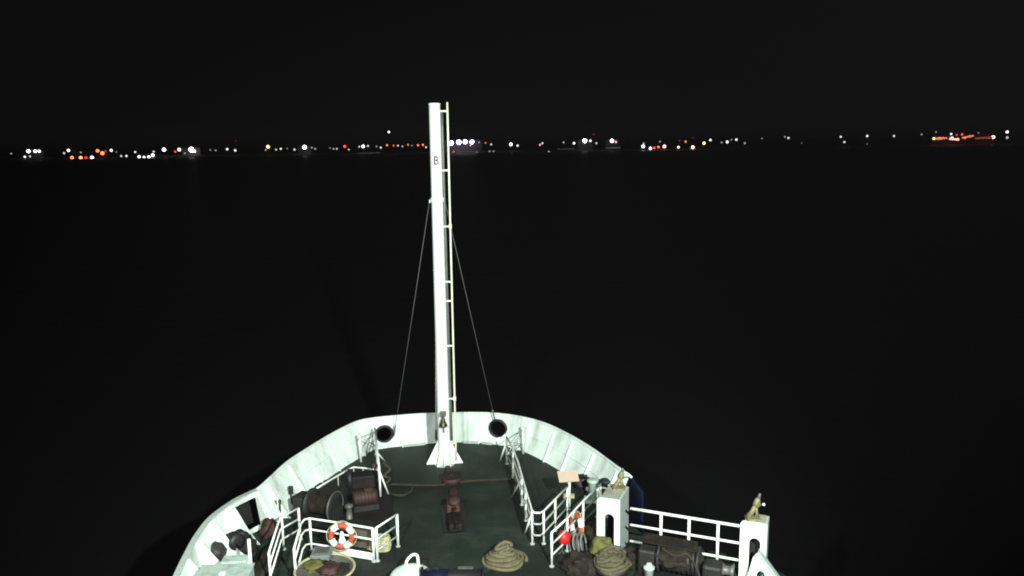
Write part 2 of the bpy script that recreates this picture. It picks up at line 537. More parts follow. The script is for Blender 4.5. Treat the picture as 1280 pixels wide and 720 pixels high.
kn = [s_at_y(y) for y in (22.97, 22.1, 21.15, 20.2, 19.35, 18.6)]
op0, op1 = s_at_y(22.72) , s_at_y(22.05)
segs = [0.0] + kn + [AS]
for k in range(len(segs) - 1):
    s0, s1 = segs[k] + .004, segs[k + 1] - .004
    m = 6
    ss = [s0 + (s1 - s0) * i / m for i in range(m + 1)]
    if k == 1:                                     # frame left round the mooring opening
        MB().strip([abul(s, 0.86) for s in ss], [abul(s, 1) for s in ss], [-ain(s) * .02 for s in ss]).build('panel', M['white'], ab)
        MB().strip([abul(s, 0) for s in ss], [abul(s, .12) for s in ss], [-ain(s) * .02 for s in ss]).build('panel', M['white'], ab)
        box = [abul(s, .87, -.1) for s in ss]
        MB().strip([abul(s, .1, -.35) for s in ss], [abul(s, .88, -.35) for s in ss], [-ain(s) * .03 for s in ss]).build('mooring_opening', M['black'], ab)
    else:
        MB().strip([abul(s, 0) for s in ss], [abul(s, 1) for s in ss], [-ain(s) * .02 for s in ss]).build('panel', M['white'], ab)
MB().strip([abul(AS * i / 40, 1, -.10) + Zx * .012 for i in range(41)], [abul(AS * i / 40, 1, .06) + Zx * .012 for i in range(41)], [Zx * .03] * 41).build('cap_rail', M['gate'], ab)
for k, s in enumerate(kn):
    n = ain(s); t = V((n.y, -n.x, 0)) * .015
    deep = (0.55, 0.75, 0.85, 0.75, .6, .5)[k]
    lowz = .02
    curve = []
    A, B_ = abul(s, .98, .08), abul(s, .02, deep)
    for i in range(7):
        f = i / 6
        p = A.lerp(B_, f); p += (abul(s, 0, 0) - p) * 0.18 * math.sin(math.pi * f); p.z = A.z + (lowz - A.z) * f
        curve.append(p)
    poly = [abul(s, .98)] + curve + [V((abul(s, 0).x, abul(s, 0).y, lowz))]
    MB().prism([p - t for p in poly], t * 2).build('knee', M['white'], ab)
MB().strip([abul(0.02, f) for f in (0.0, .5, 1.0)], [bul(0.01, z) for z in (0.0, BW * .5, BW)], [V((-.015, -.02, 0))] * 3).build('panel', M['white'], ab)
# roller fairlead between the second and third knee
rf = thing('roller_fairlead', 'twin black mooring rollers with a yellow band on the port bulwark', 'fairlead', abul(s_at_y(21.6), 0, .3))
for i, (dy, rr) in enumerate(((21.85, .17), (21.5, .24))):
    c = abul(s_at_y(dy), 0, 0.22)
    c.z = .42
    ax = ain(s_at_y(dy)) * .5 + V((.3, -.6, 0.1))
    MB().lathe([(rr * .8, 0), (rr, .03), (rr, .09), (rr * .7, .13), (rr * .7, .26), (rr, .30), (rr, .36), (rr * .5, .38)], c, ax, 18).build('roller', M['black'], rf)
MB().box(V((abul(s_at_y(21.65), 0, .3).x, 21.62, .25)), (.06, .35, .5)).build('bracket', M['palerope'], rf)
MB().box(V((abul(s_at_y(21.65), 0, .35).x, 21.62, .04)), (.5, .8, .08)).build('base_plate', M['dark'], rf)

# ================================================================== MAST
mb0 = P(556, 580, 0); MY = mb0.y
mtop = Q(543, 130, MY)
mast = thing('mast', 'tall white tubular foremast with finned foot standing on the bow deck', 'mast', mb0)
MHT = mtop.z
def mc(z):
    return V((mb0.x + (mtop.x - mb0.x) * z / MHT, MY, z))
def mr(z):
    return .228 + (.192 - .228) * z / MHT
MB().tube([mc(MHT * i / 24) for i in range(25)], mr(0), 24, taper=mr(MHT)).build('pole', M['mast'], mast)
MB().lathe([(mr(MHT) + .012, 0), (mr(MHT) + .012, .05), (0.1, .06)], mc(MHT - .03), n=24).build('cap', M['mast'], mast)
zc = Q(547, 250, MY).z
MB().lathe([(mr(zc) + .003, -.09), (mr(zc) + .035, -.07), (mr(zc) + .035, .07), (mr(zc) + .003, .09)], mc(zc), n=24).build('collar', M['mast'], mast)
for sx in (-1, 1):
    MB().box(mc(zc) + V((sx * (mr(zc) + .05), 0, -.04)), (.05, .03, .10)).build('eye_plate', M['mast'], mast)
gz = Q(556, 551, MY).z
for ang in (0, 90, 180, 270):
    d = V((math.cos(R(ang + 4)), math.sin(R(ang + 4)), 0)); t = V((-d.y, d.x, 0)) * .012
    ext = .66 if ang in (0, 180) else .42
    poly = [d * .2 + Zx * .012, d * ext + Zx * .012, d * ext + Zx * .05, d * .23 + Zx * gz, d * .2 + Zx * gz]
    MB().prism([mb0 + p - t for p in poly], t * 2).build('gusset', M['mast'], mast)
for ang in (-125, -55):
    d = V((math.cos(R(ang)), math.sin(R(ang)), 0)); t = V((-d.y, d.x, 0)) * .012
    poly = [d * .2 + Zx * .012, d * .42 + Zx * .012, d * .42 + Zx * .05, d * .23 + Zx * gz * .8, d * .2 + Zx * gz * .8]
    MB().prism([mb0 + p - t for p in poly], t * 2).build('gusset', M['mast'], mast)
MB().lathe([(.36, 0), (.36, .012), (.2, .012)], mb0, n=24, smooth=False).build('base_plate', M['gate'], mast)
MB().tube([mc(z) + V((mr(z) + .045, .02, 0)) for z in [.9 + (MHT - 1.1) * i / 16 for i in range(17)]], .05, 8).build('conduit', M['steel'], mast)  # slim grey tube up the starboard side of the mast
for zz in (2.3, 4.7, 7.2, 11.0):
    MB().lathe([(mr(zz) - .01, -.02), (mr(zz) + .008, -.008), (mr(zz) + .008, .008), (mr(zz) - .01, .02)], mc(zz), n=24).build('weld_seam', M['mast'], mast)
# climbing rail to starboard
def rung_off(z):
    return mr(z) + .245 - .05 * (1 - z / MHT)
lad = MB().tube([mc(z) + V((rung_off(z), -.05, 0)) for z in [.15 + (MHT - .1) * i / 20 for i in range(21)]], .034, 8).build('climbing_rail', M['cream'], mast)
for yy in (139, 213, 283, 352, 376, 432, 498, 554):
    z = Q(555, yy, MY).z
    MB().tube([mc(z) + V((mr(z) - .02, -.04, 0)), mc(z) + V((rung_off(z), -.05, 0))], .034, 8).build('rung', M['cream'], lad)
for yy in (283, 498):
    z = Q(555, yy, MY).z
    MB().lathe([(.04, -.09), (.055, -.07), (.055, .07), (.04, .09)], mc(z) + V((rung_off(z), -.05, 0)), n=10).build('clamp', M['cream'], lad)
zl = Q(546, 201, MY).z
cu = bpy.data.curves.new('lettering', 'FONT')
cu.body = 'B'; cu.size = .42; cu.extrude = .006; cu.offset = .012; cu.align_x = 'CENTER'; cu.align_y = 'CENTER'
cu.materials.append(M['ink'])
lt = bpy.data.objects.new('lettering', cu)
COL.objects.link(lt)
lt.parent = mast
lt.location = mc(zl) + V((.02, -mr(zl) - .004, 0)) - mb0
lt.rotation_euler = (R(90), 0, R(2))
lt.scale = (.72, 1, 1)
bpy.context.view_layer.update()
lme = bpy.data.meshes.new_from_object(lt.evaluated_get(bpy.context.evaluated_depsgraph_get()))
lm = bpy.data.objects.new('lettering_b', lme)
COL.objects.link(lm)
lm.parent = mast; lm.location = lt.location; lm.rotation_euler = lt.rotation_euler; lm.scale = lt.scale
bpy.data.objects.remove(lt)
lm.name = 'lettering'

bellc = mc(Q(555, 528, MY).z) + V((0.02, -mr(1) - .17, 0))
bell = thing('ship_bell', 'small dark bronze bell on a bracket at the front of the mast', 'bell', bellc)
MB().box(bellc + V((0, .06, .44)), (.2, .26, .14)).build('bracket', M['steel'], bell)
MB().lathe([(.155, 0), (.15, .03), (.115, .10), (.085, .2), (.075, .27), (.03, .32), (.02, .36)], bellc, n=20).build('bell_body', M['bronze'], bell)
MB().tube([bellc + V((0, 0, .02)), bellc + V((.01, 0, -.12)), bellc + V((.02, 0, -.24))], .02, 6).build('bell_rope', M['bronze'], bell)

def wire(a, b, r, label, m='wire', name='stay_wire'):
    o = thing(name, label, 'wire', b)
    MB().tube([a, a.lerp(b, .5) + V((0, 0, -.02)), b], r, 6).build('strand', M[m], o)
    MB().tube([b + (a - b).normalized() * .1, b + (a - b).normalized() * .55], r * 2.2, 8).build('turnbuckle', M['steel'], o)
    return o
wire(mc(zc) + V((-.27, 0, -.06)), Q(492, 547, 29.3), .0135, 'thin wire stay running down from the mast to the left of the bow')
wire(mc(zc) + V((.27, 0, -.06)), Q(619, 527, 29.45), .0135, 'thin wire stay running down from the mast to the right fairlead')
wire(mc(4.6) + V((-.2, .1, 0)), Q(545, 551, 29.6), .022, 'short pale forestay running beside the lower mast to the bow plate', 'rail')

# ================================================================== RAILINGS
def railing(label, tops, h, levels, posts, cat='railing', group=None, rp=.034, rr=.026, m='rail', mm='thinrail', loops=False, braces=(), name='railing', pm='rail'):
    """tops: points at height h; posts: indices (float = along) of the uprights; braces: (foot point, post index, height)"""
    root = thing(name, label, cat, V((tops[0].x, tops[0].y, 0)), group)
    MB().tube(tops, rr * 1.15, 8).build('top_rail', M[m], root)
    for lv in levels:
        MB().tube([V((p.x, p.y, lv)) for p in tops], rr, 8).build('mid_rail', M[mm], root)
    pts = []
    for i in posts:
        k = int(i); t = i - k
        p = tops[k].lerp(tops[min(k + 1, len(tops) - 1)], t)
        pts.append(p)
        MB().tube([V((p.x, p.y, 0)), V((p.x, p.y, h))], rp, 8).build('post', M[pm], root)
        MB().lathe([(.07, 0), (.07, .02), (.04, .025)], V((p.x, p.y, 0)), n=10, smooth=False).build('foot_plate', M['thinrail'], root)
    for foot, i, hh in braces:
        MB().tube([V((foot.x, foot.y, .0)), V((pts[i].x, pts[i].y, hh))], rp * .8, 8).build('brace', M[pm], root)
    return root, pts
# bow rails
L2 = [P(468.5, 535, 1.05), P(471, 558, 1.05), P(474, 585, 1.05)]
railing('white handrail with a slanting strut running aft beside the left fairlead', L2, 1.05, [.7, .35], [0, .9, 2], 'railing', 'white deck railings', rp=.036, rr=.03,
        mm='rail', braces=[(P(486, 619), 2, .95), (P(483, 579), 1, .75)])
R1 = [P(633, 546, 1.05), P(641, 560, 1.05), P(648, 579, 1.05), P(656, 608, 1.05), P(665, 638, 1.05), P(668, 641, 1.05), P(676, 641, 1.05)]
railing('white handrail with three slanting struts running aft from the right fairlead', R1, 1.05, [.7, .35], [0, 1, 2.5, 3.1, 4], 'railing', 'white deck railings', rp=.036,
        braces=[(P(625, 576), 0, .85), (P(640, 621), 2, .9), (P(655, 670), 4, .95), (P(641, 598), 1, .8)])
L1 = [P(474, 588, .42), P(455, 585, .42), P(442, 584, .42), P(436, 586.5, .42), P(413, 600, .42), P(390, 614, .42)]
railing('low white pipe rail along the foot of the port bulwark', L1, .42, [], [1.1, 2, 3.6, 5], 'railing', 'white deck railings', rp=.02, rr=.026, pm='thinrail')
# small lattice frames joining handrails to the bulwark
def lattice(label, a, b):
    o = thing('rail_bracket', label, 'bracket', V((a.x, a.y, 0)))
    for z0, z1 in ((.9, .95), (.35, .35), (.9, .35), (.35, .95)):
        MB().tube([V((a.x, a.y, z0)), V((b.x, b.y, z1))], .018, 6).build('strut', M['thinrail'], o)
    MB().tube([V((b.x, b.y, 0)), V((b.x, b.y, 1.08))], .045, 8).build('post', M['rail'], o)
lattice('crossed thin struts tying the left handrail to the port bulwark', L2[0], P(448, 577) + V((0.1, -.02, 0)))
lattice('crossed thin struts tying the right handrail to the starboard bulwark', R1[0], P(654, 567))
# starboard companion rails
R2 = [P(677, 640.5, 1.02), P(679.5, 639, 1.02), P(694, 624, 1.02), P(709, 608.5, 1.02)]
railing('white three bar rail with its end under the pinkish board', R2, 1.02, [.68, .34], [1, 2, 3], 'railing', 'white deck railings')
R3 = [P(689.5, 666, 1.0), P(709, 648, 1.0), P(729, 626, 1.0), P(747, 609, 1.0)]
railing('white three bar rail carrying the lifebuoy beside the red float', R3, 1.0, [.66, .33], [0, 1, 2, 3], 'railing', 'white deck railings')
railing('pair of short white stanchions just behind the right end of the lifebuoy rail', [P(751, 609, .95), P(760, 611, .95)], .95, [], [0, 1], 'railing', 'white deck railings', pm='rail')
# port companion rails
Bt = [P(367.5, 686, 1.0), P(376, 655, 1.0), P(380, 649.5, 1.0), P(387, 648, 1.0), P(424, 653.5, 1.0), P(465.5, 660.5, 1.0)]
Brail, _ = railing('white guard rail with a rounded corner carrying the left lifebuoy', Bt, 1.0, [.66, .22], [0, 3, 5], 'railing', 'white deck railings', mm='rail', rp=.036)
tb = [V((p.x, p.y, .0)) for p in (Bt[3].lerp(Bt[4], .3), Bt[5])]
MB().prism([tb[0] + Zx * .03, tb[1] + Zx * .03, tb[1] + Zx * .2, tb[0] + Zx * .17], V((0.02, .05, 0))).build('toe_board', M['rail'], Brail)
B2 = [P(470, 660, 1.0), P(496, 643, 1.0)]
railing('short white three bar rail beside the pale rope bundle', B2, 1.0, [.66, .33], [0, 1], 'railing', 'white deck railings', rp=.042)
Ct = [P(336, 691, 1.0), P(349.5, 648, 1.0), P(352, 646.5, 1.0), P(373, 635, 1.0)]
railing('white guard rail bent outward near the black mooring opening on the left', Ct, 1.0, [.66, .33], [0, 2, 3], 'railing', 'white deck railings', rp=.036, mm='rail')

# ================================================================== GATE, its two housings
GA, GB = P(788, 635.5, 1.42), P(931, 658.5, 1.42)
gd = (GB - GA).normalized(); gn = V((gd.y, -gd.x, 0)).normalized()
if gn.y > 0: gn = -gn                                  # towards the camera
def along(px):
    best = min(range(401), key=lambda i: abs(math.degrees((GA.lerp(GB, i / 400) - V((0, 0, CAM_H))).angle(ray(px, 648)))))
    return best / 400
railing('white three bar gate rail across the gap between the two white housings', [GA] + [GA.lerp(GB, along(x)) for x in (826, 861.5, 898.5)] + [GB], 1.42, [.93, .44], [1, 2, 3], 'railing', None, rp=.04, rr=.035, mm='rail', name='gate_rail')
def housing(label, c, wdt, dep, hgt, X, N):
    """inverted-U steel housing: front arch plate, side plate and top plate; c = front face foot centre, X = to the right, N = back"""
    o = thing('housing', label, 'housing', c)
    X, N = X.normalized(), N.normalized()
    aw, ah = wdt * .42, hgt * .74
    k = 10
    cx = wdt * .06
    arch = [V((cx - aw / 2, 0, 0))] + [V((cx - aw / 2 * math.cos(math.pi * i / k), 0, ah - aw / 2 + aw / 2 * math.sin(math.pi * i / k))) for i in range(k + 1)] + [V((cx + aw / 2, 0, 0))]
    rc = .1
    outl = [V((-wdt / 2, 0, 0))] + [V((-wdt / 2 + rc - rc * math.cos(math.pi / 2 * i / 4), 0, hgt - rc + rc * math.sin(math.pi / 2 * i / 4))) for i in range(5)] + \
           [V((wdt / 2, 0, hgt)), V((wdt / 2, 0, 0))]
    tw = lambda p, d=0: c + X * p.x + Zx * p.z + N * d
    m = MB()
    # split into left leg, crown, right leg so every face is simple
    crown = [p for p in outl[1:7]] + [V((wdt / 2, 0, ah - aw / 2))] + [p for p in arch[1:-1]][::-1] + [V((-wdt / 2, 0, ah - aw / 2))]
    left = [V((-wdt / 2, 0, 0)), V((-wdt / 2, 0, ah - aw / 2)), arch[1], V((cx - aw / 2, 0, 0))]
    right = [V((wdt / 2, 0, 0)), V((cx + aw / 2, 0, 0)), arch[-2], V((wdt / 2, 0, ah - aw / 2))]
    for poly in (crown, left, right):
        m.prism([tw(p) for p in poly], N * .07)
    m.build('front_plate', M['white'], o)
    MB().box(tw(V((wdt / 2 - .03, 0, hgt / 2 - .01)), dep / 2 + .05), (.06, dep - .05, hgt - .02), X, N).build('side_plate', M['gate'], o)  # white housing's side coloured grey to read as its shaded face
    MB().box(tw(V((0.02, 0, hgt - .03)), dep / 2 + .05), (wdt - .16, dep - .05, .05), X, N).build('top_plate', M['topgrey'], o)
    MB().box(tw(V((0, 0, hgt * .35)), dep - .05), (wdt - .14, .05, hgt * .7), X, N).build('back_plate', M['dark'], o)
    return o
p1 = P(774, 697, 0)
h1 = Q(778, 626, p1.y).z
X1 = gd; N1 = -gn
c1 = p1 - X1 * .33
housing('white arched housing at the left end of the gate rail', c1, .66, 1.0, h1, X1, N1)
p2 = P(923, 722, 0)
h2 = Q(931, 651, p2.y).z
housing('white arched housing at the right end of the gate rail', p2 + X1 * .34, .68, .55, h2, X1, N1)
# after starboard bulwark, coming towards the camera from the right housing
sb = thing('support_bracket', 'white triangular bracket with an oval hole in front of the right white housing', 'bracket', p2 + X1 * .6)
q0 = P(946, 691, .95); APX = .95
dirb = V((gd.x, gd.y, 0)).normalized(); nb = V((dirb.y, -dirb.x, 0))
if nb.y > 0: nb = -nb
K = 28
def sbp(s, z, o=0):
    return V((q0.x, q0.y, 0)) + dirb * s + Zx * z + nb * o
cs, cz, cr = .12, .33, .095
tri = [(-.06, APX), (-.26, 0.0), (.74, 0.0), (.02, APX)]
inn, out = [], []
for i in range(K):
    a = 2 * math.pi * i / K; dx, dz = math.cos(a), math.sin(a)
    inn.append((cs + dx * cr * .85, cz + dz * cr * 1.2))
    best = 9
    for (ax_, az_), (bx_, bz_) in zip(tri, tri[1:] + tri[:1]):
        ex, ez = bx_ - ax_, bz_ - az_
        den = dx * ez - dz * ex
        if abs(den) > 1e-9:
            t = ((ax_ - cs) * ez - (az_ - cz) * ex) / den
            u = ((ax_ - cs) * dz - (az_ - cz) * dx) / den
            if t > 0 and -1e-6 <= u <= 1 + 1e-6: best = min(best, t)
    out.append((cs + dx * best, cz + dz * best))
for c in tri:
    j = min(range(K), key=lambda i: (out[i][0] - c[0]) ** 2 + (out[i][1] - c[1]) ** 2); out[j] = c
m = MB()
ring = [(i, (i + 1) % K, K + (i + 1) % K, K + i) for i in range(K)]
m.add([sbp(s, z, 0) for s, z in inn + out], ring)
m.add([sbp(s, z, -.07) for s, z in inn + out], ring)
m.add([sbp(s, z, 0) for s, z in inn] + [sbp(s, z, -.07) for s, z in inn], ring)
m.add([sbp(s, z, 0) for s, z in out] + [sbp(s, z, -.07) for s, z in out], ring)
m.build('web_plate', M['white'], sb)
MB().tube([sbp(s, z, .005) for s, z in inn], .02, 8, closed=True).build('hole_rim', M['blue'], sb)
MB().prism([sbp(.02, APX + .01, .03), sbp(.75, .0, .03), sbp(.83, 0, .03), sbp(.05, APX + .05, .03)], nb * -.2).build('flange', M['gate'], sb)
# fittings on the housings
def fitting(label, foot, h, lean, side, m='brass'):
    o = thing('lamp_fitting', label, 'fitting', foot)
    MB().box(foot + V((0, 0, .03)), (.36, .26, .06)).build('base', M[m], o)
    MB().tube([foot + V((-.14, -.02, .05)), foot + V((-.04 + lean * .2, 0, h * .34)), foot + V((lean * .5, 0, h * .6))], .075, 8, taper=.05).build('stem', M[m], o)
    MB().tube([foot + V((.13, .03, .05)), foot + V((.05 + lean * .3, .02, h * .3)), foot + V((lean * .5, 0, h * .55))], .05, 8, taper=.04).build('brace', M[m], o)
    MB().lathe([(.06, 0), (.10, .04), (.085, h * .22), (.05, h * .34), (.02, h * .36)], foot + V((lean * .5, 0, h * .5)), (lean * 1.4, 0, 1), 12).build('lamp_body', M[m], o)
    MB().lathe([(.03, 0), (.045, .03), (.03, h * .2)], foot + V((lean * .95, 0, h * .82)), (lean * 1.6, 0, 1), 10).build('lamp_cap', M['steel'], o)
    MB().tube([foot + V((lean * .5, 0, h * .55)), foot + V((lean * .5 + side, 0, h * .58))], .022, 6).build('arm', M['steel'], o)
    MB().blob(foot + V((lean * .5 + side, 0, h * .58)), (.04, .04, .04), 1, .05, sub=2).build('knob', M['tape'], o)
f2 = p2 + X1 * .34 + N1 * .2; f2.z = h2 + .0
fitting('weathered brass lamp fitting leaning on top of the right housing', f2 + X1 * -.05, .72, .14, .2)
f1 = c1 + X1 * .1 + N1 * .75; f1.z = h1
fitting('weathered brass lamp fitting with a white knob on top of the left housing', f1 + X1 * .0, .62, .1, .3)
# pale foot of the left housing
MB().tube([p1 + V((.0, -.06, .12)), p1 + V((.12, -.12, .09)), p1 + V((.32, -.2, .06))], .075, 10).build('x', M['green'])
bpy.data.objects['x'].name = 'pipe_bend'
tag(bpy.data.objects['pipe_bend'], 'short pale pipe bend at the foot of the left white housing', 'pipe')

# ================================================================== LIFEBUOYS
def lifebuoy(label, c, n, Rr, r):
    n = V(n).normalized(); u = n.cross(Zx).normalized(); v = u.cross(n)
    o = thing('lifebuoy', label, 'lifebuoy', c, 'lifebuoys hung on the railings')
    pt = lambda a, rad=Rr: c + (u * math.cos(a) + v * math.sin(a)) * rad
    MB().tube([pt(2 * math.pi * i / 36) for i in range(36)], r, 12, closed=True).build('ring', M['orange'], o)
    for k in range(4):
        a0 = math.pi / 4 + k * math.pi / 2 + .15
        MB().tube([pt(a0 + (i - 3) * .115) for i in range(7)], r * 1.06, 12).build('band', M['tape'], o)
    for k in range(4):
        a0 = math.pi / 4 + k * math.pi / 2 + .15
        MB().tube([pt(a0 + i * math.pi / 2 / 8, Rr + r * (1.05 + .5 * math.sin(math.pi * i / 8))) for i in range(9)], .012, 6).build('grab_line', M['palerope'], o)
    return o
dB = (Bt[5] - Bt[4]).normalized(); nB = V((dB.y, -dB.x, 0))
cb = Q(427, 670, (Bt[4].y + .0) - .13)
lifebuoy('orange lifebuoy with white bands hung on the left guard rail', cb, (nB.x * .8 + .25, nB.y, .12), .30, .085)
dR = (R3[2] - R3[1]).normalized(); nR = V((-dR.y, dR.x, 0))
if nR.y > 0: nR = -nR
cr3 = R3[1].lerp(R3[2], .55) + V((-.06, -.08, -.42))
lifebuoy('orange lifebuoy seen edge on hung on the right rail beside the red float', Q(721, 657, cr3.y), (-.93, -.34, .1), .31, .085)
rc = Q(705, 672, R3[1].y - .12)
fl = thing('marker_float', 'bright red round float hung beside the right lifebuoy', 'float', rc)
MB().blob(rc, (.19, .19, .21), 2, .12, 2.5, 3).build('float_body', M['brightred'], fl)
MB().tube([rc + V((0, 0, .18)), rc + V((.05, .06, .34))], .02, 6).build('hook', M['steel'], fl)
lp = [Q(702, 681, rc.y), Q(703, 689, rc.y), Q(708, 696, rc.y - .05), Q(708.5, 704, rc.y - .1), Q(707, 715, rc.y - .2)]
MB().tube(catmull(lp, 5), .022, 6).build('lanyard', M['greycloth'], fl)
lp2 = [Q(703, 688, rc.y), Q(698, 693, rc.y - .05), Q(694, 698, rc.y - .1)]
MB().tube(catmull(lp2, 5), .02, 6).build('lanyard', M['greycloth'], fl)
# white light marker inside the left lifebuoy
mk = thing('buoy_light', 'white and green buoy light clipped inside the left lifebuoy', 'light', cb + V((0, -.05, -.2)))
MB().lathe([(.10, 0), (.10, .1), (.07, .16), (.05, .32), (.03, .36)], cb + V((0.02, -.05, -.2)), n=14).build('light_body', M['tape'], mk)
MB().lathe([(.105, .02), (.108, .05), (.105, .08)], cb + V((.02, -.05, -.2)), n=14).build('light_band', M['green'], mk)

# ================================================================== NOTICE BOARD
pb = P(712, 637)
nbd = thing('notice_board', 'tilted pinkish white board on a white post behind the right rails', 'board', pb)
MB().tube([pb, pb + Zx * 1.0], .032, 8).build('post', M['rail'], nbd)
bc = pb + V((-.04, 0.02, 1.12))
tl_ = V((-.12, -.45, .85)).normalized()          # face normal
bx = V((1, .12, 0)).normalized(); by = tl_.cross(bx)
MB().box(bc, (.64, .44, .025), bx, by, tl_).build('board', M['board'], nbd)
for i in (-1, 1):
    MB().tube([pb + Zx * .86, bc + bx * i * .2 - tl_ * .02], .014, 6).build('bracket', M['rail'], nbd)
MB().box(pb + V((-.03, .03, .45)), (.36, .12, .12)).build('shelf', M['palerope'], nbd)

# ================================================================== FOREDECK MACHINERY
wb = thing('winch_bed', 'low dark brown steel winch bed on the left of the foredeck', 'platform', P(440, 625))  # low plate, darker and browner than the deck around it
MB().prism([P(x, y) + Zx * .004 for x, y in ((396, 606), (438, 590), (474, 592), (490, 600), (491, 648), (470, 654), (392, 646), (381, 630))], Zx * .05).build('bed_plate', M['tray'], wb)
# port mooring winch
wc = P(404, 660)
pw = thing('mooring_winch', 'dark mooring winch with a worn pale rimmed drum behind the left guard rail', 'winch', wc)
ax = V((.94, -.34, 0)).normalized(); ay = V((.34, .94, 0))
dc = wc + V((-.08, .55, .50))
MB().lathe([(.22, -.45), (.22, .38)], dc, ax, 20).build('drum', M['dark'], pw)
for s_ in (-.45, .38):
    fl_ = MB().lathe([(.2, -.02), (.47, -.02), (.47, .03), (.2, .03)], dc + ax * s_, ax, 28).build('flange', M['dark'], pw)
MB().tube([dc + ax * .41 + (ay * math.cos(2 * math.pi * i / 32) + Zx * math.sin(2 * math.pi * i / 32)) * .455 for i in range(32)], .022, 6, closed=True).build('flange_rim', M['steel'], pw)
for i in range(5):
    s_ = -.40 + i * .15
    MB().tube([dc + ax * (s_ + .15 * k / 30) + (ay * math.cos(2 * math.pi * k / 15) + Zx * math.sin(2 * math.pi * k / 15)) * .26 for k in range(31)], .04, 6).build('rope_turn', M['brown'], pw)
MB().box(dc + ax * -.78 + V((0, 0, -.15)), (.4, .55, .8), ax, ay).build('gearbox', M['dark'], pw, bevel=.05)
for s_ in (-.52, .46):
    MB().box(dc + ax * s_ * 1.06 - Zx * .3, (.08, .5, .56), ax, ay).build('bearing_stand', M['dark'], pw)
MB().box(V((dc.x, dc.y, .06)) - ax * .15, (1.5, .8, .09), ax, ay).build('bed', M['tray'], pw)
# small deck fittings around it
bo = P(437, 650)
bl = thing('bollard', 'short grey bollard between the winch drum and the red motor', 'bollard', bo)
MB().lathe([(.15, 0), (.15, .04), (.10, .05), (.09, .40), (.13, .43), (.13, .50), (.05, .53)], bo, n=18).build('barrel', M['steel'], bl)
MB().box(bo + Zx * .03, (.42, .36, .055)).build('base_plate', M['tray'], bl)
rm = P(456, 640)
mo = thing('winch_motor', 'dull red winch motor with a purple grey base near the left guard rail', 'motor', rm)
MB().lathe([(.2, -.38), (.24, -.34), (.24, .3), (.2, .36), (.08, .4)], rm + V((0, .2, .42)), (1, .3, 0), 18).build('motor_casing', M['red'], mo)
MB().box(rm + V((0, .2, .12)), (.8, .5, .22), (1, .3, 0), (-.3, 1, 0)).build('motor_base', M['dark'], mo)
MB().box(rm + V((.1, .18, .70)), (.24, .2, .12), (1, .3, 0), (-.3, 1, 0)).build('junction_box', M['red'], mo)
for i in range(5):
    cpos = rm + V((0, .2, .42)) + V((1, .3, 0)).normalized() * (-.25 + i * .11)
    MB().lathe([(.245, -.012), (.262, -.012), (.262, .012), (.245, .012)], cpos, (1, .3, 0), 18).build('cooling_fin', M['red'], mo)
vb = P(455, 612)
va = thing('windlass_gear', 'dark brown windlass gear case on the winch bed left of the mast', 'windlass', vb)
MB().box(vb + V((0, .2, .28)), (.9, .55, .46), (1, .2, 0), (-.2, 1, 0)).build('gear_case', M['tray'], va, bevel=.06)
MB().lathe([(.3, -.05), (.34, -.05), (.34, .08), (.3, .08)], vb + V((-.5, .1, .35)), (1, .2, 0), 24).build('brake_drum', M['dark'], va)
MB().tube([vb + V((.35, .1, .5)), vb + V((.4, 0, .85))], .02, 6).build('brake_lever', M['steel'], va)
MB().lathe([(.1, 0), (.1, .02), (.02, .02)], vb + V((.4, 0, .85)), (.2, -.8, .5), 12).build('brake_wheel', M['red'], va)
# anchor chain stopper, middle of the foredeck
cc = P(570, 668)
ct = thing('chain_stopper', 'dark red chain stopper on the deck behind the mast foot', 'windlass', cc)
yx = V((.99, .13, 0)); yy_ = V((-.13, .99, 0))
MB().box(cc + yy_ * 1.0 + Zx * .02, (.74, 2.0, .04), yx, yy_).build('bed_plate', M['black'], ct)
MB().box(cc + yy_ * .5 + Zx * .17, (.42, .9, .24), yx, yy_).build('body', M['tray'], ct, bevel=.05)
MB().box(cc + yy_ * 1.35 + Zx * .3, (.40, .40, .42), yx, yy_).build('jaw_block', M['rust'], ct, bevel=.04)
MB().lathe([(.17, 0), (.19, .03), (.19, .07), (.05, .09)], cc + yy_ * 1.2 + V((.04, -.1, .56)), (0, -.5, .85), 16).build('hand_wheel', M['red'], ct)
MB().tube([cc + yy_ * 1.3 + Zx * .3, cc + yy_ * 1.2 + V((.04, -.05, .6))], .03, 8).build('spindle', M['steel'], ct)
for i in range(9):
    p = cc + yy_ * (-.1 + i * .17) + V((.02 * math.sin(i), 0, .32))
    sidev = yx if i % 2 else Zx
    MB().tube([p + yy_ * .10 * math.cos(2 * math.pi * j / 12) + sidev * .055 * math.sin(2 * math.pi * j / 12) for j in range(12)], .022, 6, closed=True).build('chain_link', M['tray'], ct)
hb_ = P(564, 607)
hz = thing('hawse_cover', 'dark red hinged hawse pipe cover just behind the mast foot', 'hatch', hb_)
MB().lathe([(.34, 0), (.34, .22), (.30, .24), (.30, .2), (.25, .2)], hb_ + V((0, .25, 0)), n=20).build('coaming', M['red'], hz)
MB().box(hb_ + V((0, .25, .28)), (.62, .5, .05)).build('lid', M['tray'], hz)
MB().tube([hb_ + V((-.15, .0, .31)), hb_ + V((0, -.04, .4)), hb_ + V((.15, 0, .31))], .02, 6).build('handle', M['red'], hz)
for i, (px, py) in enumerate(((560, 590), (567, 596))):
    p = P(px, py)
    tag(MB().lathe([(.10, 0), (.11, .04), (.08, .16), (.10, .2), (.03, .24)], p, n=14).build('deck_vent', M['red']),
        ('small dull red deck fitting touching the front of the mast foot', 'second small dull red fitting, a step nearer than the mast foot')[i], 'fitting')
